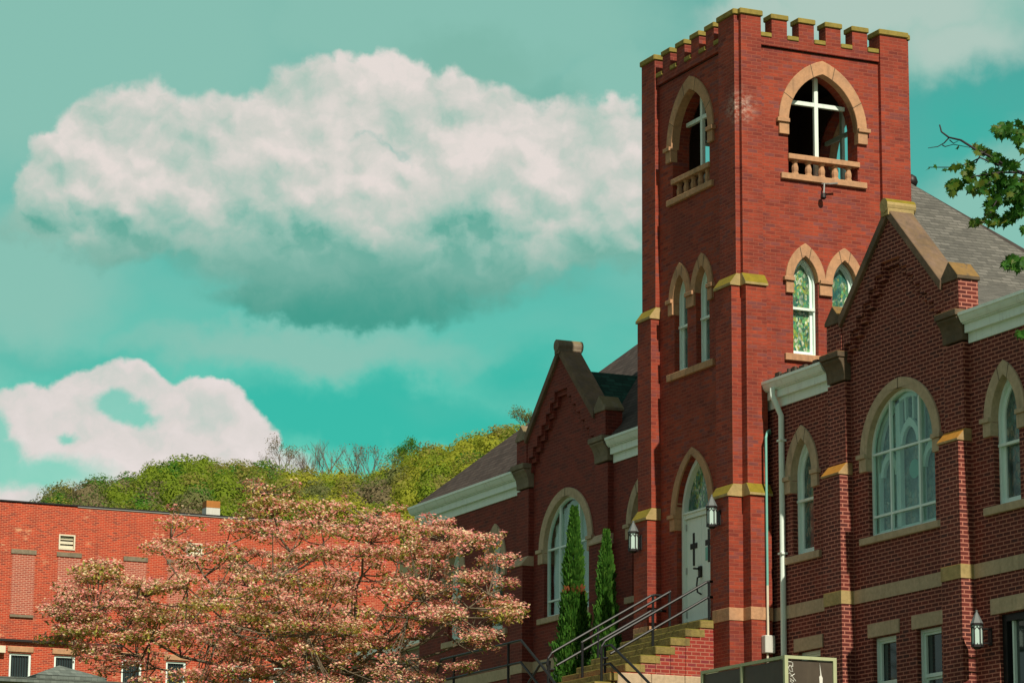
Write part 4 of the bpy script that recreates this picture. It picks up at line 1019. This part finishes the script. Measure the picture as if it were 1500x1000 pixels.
            if mi < 3:
                # cupped bract pair: two crossing lens shapes
                mb.face([p_+f1*s_*1.25, p_+f2*s_*.62+nrm*.004, p_-f1*s_*1.25, p_-f2*s_*.62+nrm*.004])
                mb.face([p_+f2*s_*1.25+nrm*.003, p_+f1*s_*.62, p_-f2*s_*1.25+nrm*.003, p_-f1*s_*.62])
            else:
                mb.face([p_+f1*s_*1.5, p_+f2*s_*.6, p_-f1*s_*1.5, p_-f2*s_*.6])
    mb.build('crown', mats, t, recalc=False)
make_dogwood()

# ================================================================== MAPLE (near, right edge)
M['maple1'] = leaf_mat('maple_leaves', (.022, .105, .010), (.06, .18, .018), .45, rough=.55)
M['maple2'] = leaf_mat('maple_young_leaves', (.07, .16, .012), (.14, .17, .02), .45, rough=.45)
M['twig'] = plain_mat('dark_twig', (.025, .018, .02), .7)
def make_maple():
    rnd = random.Random(5); DM = 20.0
    def mp(u, v, dep=0.):
        q = ff+rr*((u-750)/4583.9)+uu*(-(v-500)/4583.9); return CAM+q*((DM+dep)/q.dot(fh))
    def z8(a, b, dep=0.): return mp(1340+a/3.706, 150+b/3.7, dep)
    base = mp(2050, 1500, 1.5); base.z = ground_z(base.x, base.y)
    t = thing('maple_tree', 'leafy green maple tree reaching a thin branch over the right edge of the roof', 'tree', base)
    mb = MB(); top = mp(1990, 150, 1.5)
    mb.tube([base-Vector((0, 0, .3)), base.lerp(top, .3)+Vector((.05, .05, 0)), base.lerp(top, .7), top, top+Vector((.1, .2, 1.5))], [.24, .19, .15, .11, .04], 12)
    tw_ = [
        ([(2600, 700), (1500, 560), (900, 450), (593, 385), (520, 360), (420, 300), (330, 255), (250, 205), (185, 190), (145, 160), (135, 122)], .014),
        ([(185, 192), (160, 220), (125, 240), (72, 248)], .004), ([(190, 205), (210, 222), (235, 210)], .003), ([(150, 232), (165, 240), (210, 228), (300, 245)], .003),
        ([(520, 360), (430, 330), (355, 300), (280, 338), (200, 352), (75, 352)], .006), ([(330, 330), (360, 280), (390, 260)], .004),
        ([(700, 420), (560, 380), (460, 380), (330, 400), (200, 450)], .008), ([(460, 380), (400, 440), (330, 470), (290, 470)], .004),
        ([(800, 430), (620, 400), (520, 440), (450, 520), (410, 600), (420, 650)], .008), ([(700, 430), (600, 500), (560, 570), (500, 620), (460, 650)], .006), ([(420, 640), (370, 650), (320, 635)], .003),
        ([(1500, 560), (900, 300), (640, 160), (590, 140), (520, 120), (450, 130)], .010), ([(640, 160), (580, 190), (560, 220)], .004),
        ([(1500, 560), (1000, 800), (700, 850), (590, 860), (510, 850)], .010), ([(1000, 800), (800, 1100), (640, 1240), (570, 1245)], .008),
        ([(800, 430), (700, 600), (620, 640), (590, 670)], .006), ([(900, 450), (700, 330), (600, 300), (560, 330)], .006)]
    first = True
    for L, r_ in tw_:
        P_ = [z8(a, b, .15*math.sin(a*.013)) for a, b in L]
        if first: P_ = [base.lerp(top, .55)]+P_; first = False
        n = len(P_); mb.tube(P_, [r_*(1-.75*k/(n-1))+.0012 for k in range(n)], 6)
    mb.build('trunk', M['twig'], t, smooth=True)
    mb = MB()
    spots = [(490, 140, 45, 50, 12), (450, 150, 22, 25, 5), (575, 130, 20, 40, 7), (565, 195, 30, 30, 6), (345, 240, 28, 30, 6), (380, 262, 35, 18, 6), (440, 290, 40, 30, 8), (490, 330, 45, 35, 9), (540, 335, 25, 25, 5),
             (235, 338, 30, 14, 3), (240, 242, 10, 8, 1), (112, 340, 5, 5, 1), (78, 352, 10, 9, 1), (158, 360, 5, 5, 1), (195, 350, 8, 6, 1), (300, 340, 20, 25, 5), (300, 385, 40, 35, 9), (215, 440, 45, 28, 11), (200, 480, 12, 14, 2), (330, 460, 40, 30, 9), (380, 440, 30, 45, 8), (430, 400, 60, 50, 16),
             (500, 430, 60, 50, 14), (560, 430, 45, 50, 12), (440, 500, 45, 40, 10), (410, 560, 30, 35, 8), (500, 500, 50, 40, 10), (560, 520, 40, 40, 10), (415, 625, 35, 30, 9), (480, 640, 30, 20, 5), (520, 615, 25, 25, 5), (560, 570, 30, 30, 8), (330, 637, 22, 14, 5), (590, 470, 25, 60, 9), (590, 680, 10, 15, 3), (580, 600, 20, 20, 3),
             (530, 855, 42, 32, 12), (570, 870, 30, 35, 8), (500, 870, 18, 18, 3), (575, 1243, 25, 14, 5), (590, 250, 10, 10, 2), (700, 300, 90, 110, 30), (760, 520, 110, 130, 40), (680, 860, 80, 60, 20), (900, 400, 120, 160, 40), (1150, 600, 200, 200, 50), (1400, 300, 250, 250, 60), (1800, 500, 300, 350, 80), (2300, 300, 350, 400, 90), (2700, 900, 350, 300, 60)]
    lob = [(0, -.15), (.10, 0), (.42, -.12), (.30, .12), (.62, .38), (.34, .42), (.36, .60), (.16, .58), (0, 1.05), (-.16, .58), (-.36, .60), (-.34, .42), (-.62, .38), (-.30, .12), (-.42, -.12), (-.10, 0)]
    for (a, b, ra, rb, n) in spots:
        for i in range(n if n == 1 else int(n*3.6)):
            while True:
                x_, y_ = rnd.uniform(-1, 1), rnd.uniform(-1, 1)
                if x_*x_+y_*y_ <= 1: break
            c = z8(a+x_*ra, b+y_*rb, rnd.gauss(0, .16)); s_ = rnd.uniform(.030, .052)
            if n == 1: s_ = .034
            dirn = (Vector((rnd.gauss(0, .5), rnd.gauss(0, .5), -.9))-rh*.35).normalized()
            nrm = Vector((rnd.gauss(.2, .5), rnd.gauss(0, .5), .8)).normalized()
            nrm = (nrm-dirn*nrm.dot(dirn)).normalized(); side = dirn.cross(nrm)
            mb.mi = 1 if rnd.random() < (.55 if a < 420 else .12) else 0
            vs_ = [c+side*(p_*s_*1.25)+dirn*(q*s_*1.15)+nrm*(abs(p_)*-.25*s_) for p_, q in lob]
            cc = c+dirn*.35*s_
            cv = mb.b.verts.new(cc); vv_ = [mb.b.verts.new(p_) for p_ in vs_]
            for k in range(len(vv_)):
                f_ = mb.b.faces.new([cv, vv_[k], vv_[(k+1) % len(vv_)]]); f_.material_index = mb.mi
    mb.build('crown', [M['maple1'], M['maple2']], t, recalc=False)
make_maple()

# ================================================================== RED BRICK BUILDING (left)
rb = thing('brick_building', 'long bright red brick building with bricked-up windows and low flat roof', 'building', (-88, 12, GZ))
bx = -80.0
def roofz(y): return 13.76-.0025*(y-8)
bays = [(9.72, 1), (11.70, 1), (14.65, 1), (16.6, 1), (19.5, 1), (21.5, 1), (24.4, 1)]
lows = [(9.74, .47), (11.67, .46), (14.62, .45), (16.6, .45), (19.6, .45), (21.5, .45), (24.4, .45)]
louv = [(11.58, 11.9, 12.45), (17.28, 11.99, 12.46)]
holes = [rect(c-w_, c+w_, 6.3, 7.36) for c, w_ in lows]+[rect(c-.31, c+.31, a, b) for c, a, b in louv]
MB().plate(rect(-6, 26.9, GZ, 13.7), holes, 'x', bx, bx-.4).build('wall', M['redbrick'], rb)
mb = MB(); mb.box(-100, bx-.4, -6, -5.6, GZ, 13.7); mb.box(-100, bx-.4, 26.5, 26.9, GZ, 13.7); mb.box(-100, -99.6, -5.6, 26.5, GZ, 13.7); mb.build('wall', M['redbrick'], rb)
mb = MB(); mb.box(-100, bx-.05, -5.9, 26.8, 13.71, 13.74); mb.build('roof', M['dark'], rb)
mb = MB(); mb.box(bx-.45, bx+.05, -6.02, 26.92, 13.742, 13.80); mb.build('roof_edge', M['iron'], rb)
mb = MB(); mb.box(bx+.002, bx+.04, 12, 24.6, 13.70, 13.741); mb.build('flashing', M['steel'], rb)
mb = MB(); mb.box(bx-.9, bx+.02, 25.98, 26.9, 13.802, 14.50); mb.build('parapet_pier', M['redbrick'], rb)
mb = MB(); mb.box(bx-.95, bx+.05, 25.7, 26.0, 14.0, 14.45); mb.build('chimney_cowl', M['iron'], rb)
mb = MB(); mb.box(bx-.75, bx-.2, 17.85, 18.48, 13.80, 14.15); ch = mb.build('roof_chimney', M['boxgrey'], rb)
mb = MB(); mb.box(bx-.75, bx-.19, 17.85, 18.48, 14.152, 14.45); mb.build('chimney_hood', M['rust'], ch)
for c, _ in bays:
    mb = MB(); mb.box(bx, bx+.012, c-.49, c+.49, 8.99, 11.53); iw = mb.build('bricked_up_window', M['infill'], rb)
    mb = MB(); mb.box(bx-.02, bx+.05, c-.55, c+.55, 11.54, 11.74); mb.build('lintel', M['kneel'], iw, bevel=.015)
    mb = MB(); mb.box(bx-.02, bx+.08, c-.52, c+.50, 8.87, 8.98); mb.build('sill', M['kneel'], iw)
for c, a, b in louv:
    mb = MB()
    for k in range(3): mb.box(bx-.2+.03*0, bx-.08, c-.3, c+.3, a+.03+k*.18, a+.14+k*.18)
    lv = mb.build('louvre', M['cream'], rb)
    mb = MB(); mb.plate(rect(c-.36, c+.36, a-.05, b+.05), [rect(c-.30, c+.30, a+.01, b-.01)], 'x', bx+.03, bx-.05); mb.build('frame', M['cream'], lv)
    mb = MB(); mb.box(bx-.35, bx-.3, c-.31, c+.31, a, b); mb.build('backing', M['dark'], lv)
for c, w_ in lows:
    mb = MB(); mb.plate(rect(c-w_, c+w_, 6.3, 7.36), [rect(c-w_+.09, c+w_-.09, 6.38, 7.28)], 'x', bx-.06, bx-.16); wi = mb.build('window', M['frame'], rb)
    mb = MB(); mb.box(bx-.2, bx-.15, c-w_+.02, c+w_-.02, 6.32, 7.34); mb.build('glass_pane', M['darkglass'], wi)
    mb = MB()
    for k in range(7): mb.box(bx-.1, bx-.08, c-w_+.14+k*(2*w_-.28)/6-.01, c-w_+.14+k*(2*w_-.28)/6+.01, 6.39, 7.27)
    mb.build('bars', M['iron'], wi)
    mb = MB(); mb.box(bx-.02, bx+.05, c-.56, c+.56, 7.40, 7.64); mb.build('lintel', M['stone'], wi, bevel=.02)
mb = MB(); mb.box(bx-.01, bx+.16, -6, 14.2, 7.83, 7.93); mb.build('ledge', M['iron'], rb)
mb = MB(); mb.box(bx, bx+.25, 8.4, 9.03, 7.33, 7.62); mb.build('vent_box', M['cream'], rb)
# low rear wing
lw = MB(); lw.box(-96, bx-1.2, 26.92, 34, GZ, 11.6); lw.build('rear_wing', M['redbrick'], rb)

# grey hip-roofed shelter
sh = thing('shelter', 'low shelter with grey green hipped roof in front of the red building', 'shelter', (-55, 2.5, GZ))
mb = MB()
mb.face([(-53.5, -6, 3.66), (-53.5, 8.6, 3.66), (-57, 8.6, 3.80), (-57, -6, 3.80)]); mb.box(-57, -53.5, -6, 8.6, 3.5, 3.655)
mb.build('canopy', M['slate'], sh)
ap = Vector((-55, 4.10, 4.27)); q4 = [Vector((-53.9, 3.0, 3.82)), Vector((-53.9, 5.45, 3.80)), Vector((-56.1, 5.45, 3.82)), Vector((-56.1, 3.0, 3.82))]
mb = MB()
for i in range(4): mb.face([q4[i], q4[(i+1) % 4], ap])
mb.box(-56.1, -53.9, 3.0, 5.45, 3.68, 3.80); mb.build('hipped_roof', M['slate'], sh)
for x in (-56.8, -53.8):
    for y in (-5.6, 1.3, 8.2): MB().box(x, x+.15, y, y+.15, GZ, 3.5).build('post', M['cream'], sh)

# house with tan siding behind the dogwood
hs = thing('siding_house', 'low house with tan lap siding and pale teal eave behind the blossom tree', 'house', (-36, 11, GZ))
mb = MB()
n_ = 44
mb.box(-44, -27, 8.2, 8.4, GZ, 3.0)
for k in range(n_):
    z = GZ+k*.14; mb.box(-44, -27, 8.165, 8.2, z, z+.03)
mb.build('wall', M['siding'], hs)
mb = MB(); mb.box(-44, -43.8, 8.4, 16, GZ, 3.0); mb.box(-27.2, -27, 8.4, 16, GZ, 3.0); mb.build('wall', M['siding'], hs)
mb = MB(); mb.box(-44.3, -26.7, 7.9, 8.16, 2.95, 3.22); mb.build('eave', M['white'], hs)
mb = MB(); slab(mb, [(-44.3, 7.95, 3.26), (-26.7, 7.95, 3.26), (-26.7, 16.3, 3.5), (-44.3, 16.3, 3.5)]); mb.build('roof', M['slate'], hs)

# ================================================================== WOODED HILL
sky_prof = [(-300, 790), (-60, 770), (40, 738), (60, 722), (100, 706), (150, 698), (200, 690), (250, 668), (290, 658), (330, 670), (400, 672), (450, 680), (500, 683), (560, 680), (590, 664), (640, 640), (700, 628), (770, 612), (850, 595), (1000, 585), (1300, 560)]
def skyv(u):
    for (a, b), (c, d_) in zip(sky_prof, sky_prof[1:]):
        if a <= u <= c: return b+(d_-b)*(u-a)/(c-a)
    return 790
D0, D1 = 200., 620.
def hpoint(u, d):
    q = ff+rr*((u-750)/4583.9); q.z = 0; q.normalize()
    el_ = math.atan2(1.0, 1.0)
    qq = ff+rr*((u-750)/4583.9)+uu*(-(skyv(u)-500)/4583.9); tanel = qq.z/math.hypot(qq.x, qq.y)
    H = CAM.z+tanel*D1-8.5
    t_ = smooth((d-D0)/(D1-D0)) if d < D1 else 1-(d-D1)/700.
    t_ = (d-D0)/(D1-D0)*.65+.35*t_ if d < D1 else t_
    return Vector((CAM.x+q.x*d, CAM.y+q.y*d, GZ-.3+(H-GZ)*max(0, t_)))
us = list(range(-300, 1301, 20)); ds = [200, 250, 300, 350, 400, 450, 480, 510, 540, 570, 600, 620, 650, 720, 820, 950, 1200]
mb = MB(); G = [[mb.b.verts.new(hpoint(u, d)) for d in ds] for u in us]
for i in range(len(us)-1):
    for j in range(len(ds)-1): mb.b.faces.new([G[i][j], G[i+1][j], G[i+1][j+1], G[i][j+1]])
tag(mb.build('hill', M['hill'], smooth=True), kind='structure')
greens = [(tuple(min(1, x*1.3) for x in a_), tuple(min(1, x*1.3) for x in b_)) for a_, b_ in [((.24, .27, .025), (.29, .31, .03)), ((.15, .22, .016), (.19, .25, .02)), ((.08, .20, .02), (.06, .16, .015)), ((.25, .24, .05), (.20, .19, .045)), ((.22, .18, .09), (.18, .145, .08)), ((.32, .32, .03), (.27, .28, .028)), ((.13, .16, .05), (.17, .18, .06))]]
HM = [leaf_mat('hill_leaves', a, b, .45, rough=.9) for a, b in greens]
tb = bmesh.new(); bmesh.ops.create_icosphere(tb, subdivisions=2, radius=1.0); ICO_V = [v_.co.copy() for v_ in tb.verts]; ICO_F = [tuple(v_.index for v_ in f_.verts) for f_ in tb.faces]; tb.free()
def crown(mb, c, r_, h, n, rnd, s0, s1, mi, seed):
    vs_ = []
    for q in ICO_V:
        k_ = .60+.30*noise.noise(q*1.7+Vector((seed, 0, 0))); vs_.append(Vector((c.x+q.x*r_*k_, c.y+q.y*r_*k_, c.z+q.z*h*k_)))
    mb.mi = mi; mb.mesh(vs_, ICO_F)
    for i in range(n):
        while True:
            x_, y_, z_ = rnd.uniform(-1, 1), rnd.uniform(-1, 1), rnd.uniform(-1, 1)
            q = x_*x_+y_*y_+z_*z_
            if .22 < q <= 1: break
        g = noise.noise(Vector((x_*1.7+seed, y_*1.7, z_*1.7)))
        if q > .66+1.0*(g+.28): continue
        p_ = c+Vector((x_*r_, y_*r_, z_*h)); s_ = rnd.uniform(s0, s1)
        nrm = Vector((x_+rnd.gauss(0, .3), y_+rnd.gauss(0, .3), z_+rnd.gauss(0, .3)+.25)).normalized(); e1 = nrm.orthogonal().normalized(); e2 = nrm.cross(e1); th = rnd.random()*3.1
        f1 = e1*math.cos(th)+e2*math.sin(th); f2 = nrm.cross(f1)
        mb.mi = mi if rnd.random() < .93 else (mi+5) % 7
        mb.face([p_-f1*s_, p_-f2*s_*.6, p_+f1*s_, p_+f2*s_*.6])
rnd = random.Random(21); mb = LB(); ntree = 0
d = 470.
while d < 618:
    u = -20+rnd.uniform(0, 30)
    while u < 830:
        dd = d+rnd.uniform(-5, 5); b = hpoint(u, dd); r_ = rnd.uniform(2.8, 5.0); h = r_*rnd.uniform(.85, 1.3)
        k = noise.noise(Vector((u/110., dd/30., .5)))
        if u < 420: mi = rnd.choice([1, 2, 4, 3, 1, 4, 6])
        else: mi = rnd.choice([0, 5, 1, 0, 5, 3, 1])
        if k > .35: mi = 2 if rnd.random() < .35 else 1
        if k < -.4: mi = rnd.choice([4, 3, 6])
        top = 8.0+rnd.uniform(-1.6, .8)
        mb.mi = 4
        mb.post(b, b+Vector((0, 0, top-h)), .22, .12)
        crown(mb, b+Vector((0, 0, top-h*.9)), r_, h, int(1500*(r_/3.6)**2), rnd, .12, .34, mi, ntree*3.7); ntree += 1
        u += rnd.uniform(34, 60)
    d += 12.5
tag(mb.build('hillside_wood', HM, recalc=False), 'dense spring-green wood covering the hillside behind the buildings', 'wood', kind='stuff')
# single trees standing on the ridge
def bare_tree(u, vtop, spread, label, seed, leaf=None, dens=1.0, twin=0):
    rnd = random.Random(seed); b = hpoint(u, 612.)
    q = ff+rr*((u-750)/4583.9)+uu*(-(vtop-500)/4583.9); H = CAM.z+q.z/math.hypot(q.x, q.y)*612-b.z
    t = thing('ridge_tree', label, 'tree', b, 'trees standing out along the ridge'); mb = MB(); tips = []
    def grow(p, dr, L, r_, lv):
        n = 3; P_ = [p]; dd = dr.copy()
        for i in range(n):
            dd = (dd+Vector((rnd.gauss(0, .10), rnd.gauss(0, .10), .05+rnd.gauss(0, .06)))).normalized(); P_.append(P_[-1]+dd*L/n)
        mb.tube(P_, [r_*(1-.45*i/n) for i in range(n+1)], 4 if lv > 1 else 6, cap=False)
        if lv >= 4: tips.append(P_[-1]); return
        for k in range(3 if lv < 3 else 3):
            a = rnd.random()*6.283; sp = rnd.uniform(.35, .75)*spread
            nd = (dd+Vector((math.cos(a)*sp, math.sin(a)*sp, .15))).normalized()
            grow(P_[-1] if k < 2 else P_[-2], nd, L*rnd.uniform(.62, .82), r_*.55, lv+1)
    L0 = H*.36
    for k in range(1+twin): grow(b+rh*k*1.2, Vector((rnd.gauss(0, .08), rnd.gauss(0, .08), 1)).normalized(), L0*(1-.1*k), .24, 0)
    zmax = max((p.z for p in tips), default=b.z+H); sc = H/(zmax-b.z)
    bmesh.ops.scale(mb.b, vec=(1, 1, sc), space=Matrix.Translation(-b), verts=mb.b.verts)
    tips = [Vector((p.x, p.y, b.z+(p.z-b.z)*sc)) for p in tips]
    mb.build('trunk', M['barkpale'], t)
    if leaf is not None:
        mb = MB()
        for p in tips:
            for i in range(int(9*dens)):
                mb.mi = leaf; q_ = p+Vector((rnd.gauss(0, .45), rnd.gauss(0, .45), rnd.gauss(0, .4))); nr = Vector((rnd.gauss(0, 1), rnd.gauss(0, 1), rnd.gauss(0, 1))).normalized(); e1 = nr.orthogonal().normalized(); e2 = nr.cross(e1); s_ = rnd.uniform(.08, .2)
                mb.face([q_-e1*s_, q_-e2*s_*.6, q_+e1*s_, q_+e2*s_*.6])
        mb.build('crown', HM, t, recalc=False)
bare_tree(408, 636, 1.0, 'round-headed ridge tree with sparse russet leaves at the left end of the bare row', 31, 4, 1.2)
bare_tree(452, 655, .7, 'thin bare tree on the ridge with dark upright limbs, first right of the round-headed one', 32)
bare_tree(466, 648, .65, 'bare ridge tree with narrow forked crown, left part of the bare row', 33)
bare_tree(482, 645, .8, 'bare ridge tree leaning open against the turquoise gap, darkest trunk of the row', 34)
bare_tree(500, 642, .8, 'tallest bare grey tree in the middle of the ridge row', 35)
bare_tree(517, 645, .7, 'slender bare grey tree right of the tallest one on the ridge', 36)
bare_tree(534, 648, .8, 'bare tree with pinkish twigs above the green crown on the ridge', 37, 4, .3)
bare_tree(551, 652, .8, 'dense twiggy bare tree at the right end of the bare row', 38, 4, .5)
bare_tree(563, 664, .8, 'small russet tree just left of the dark round-topped one', 39, 4, .8)
bare_tree(597, 643, .95, 'dark green round-topped tree alone on the ridge notch', 40, 2, 3.2)
bare_tree(774, 597, .7, 'small leafy tree poking up beside the left gable coping', 41, 6, 2.6)
bare_tree(393, 662, .8, 'small bare pinkish tree left of the round-headed ridge tree', 42, 4, .3)
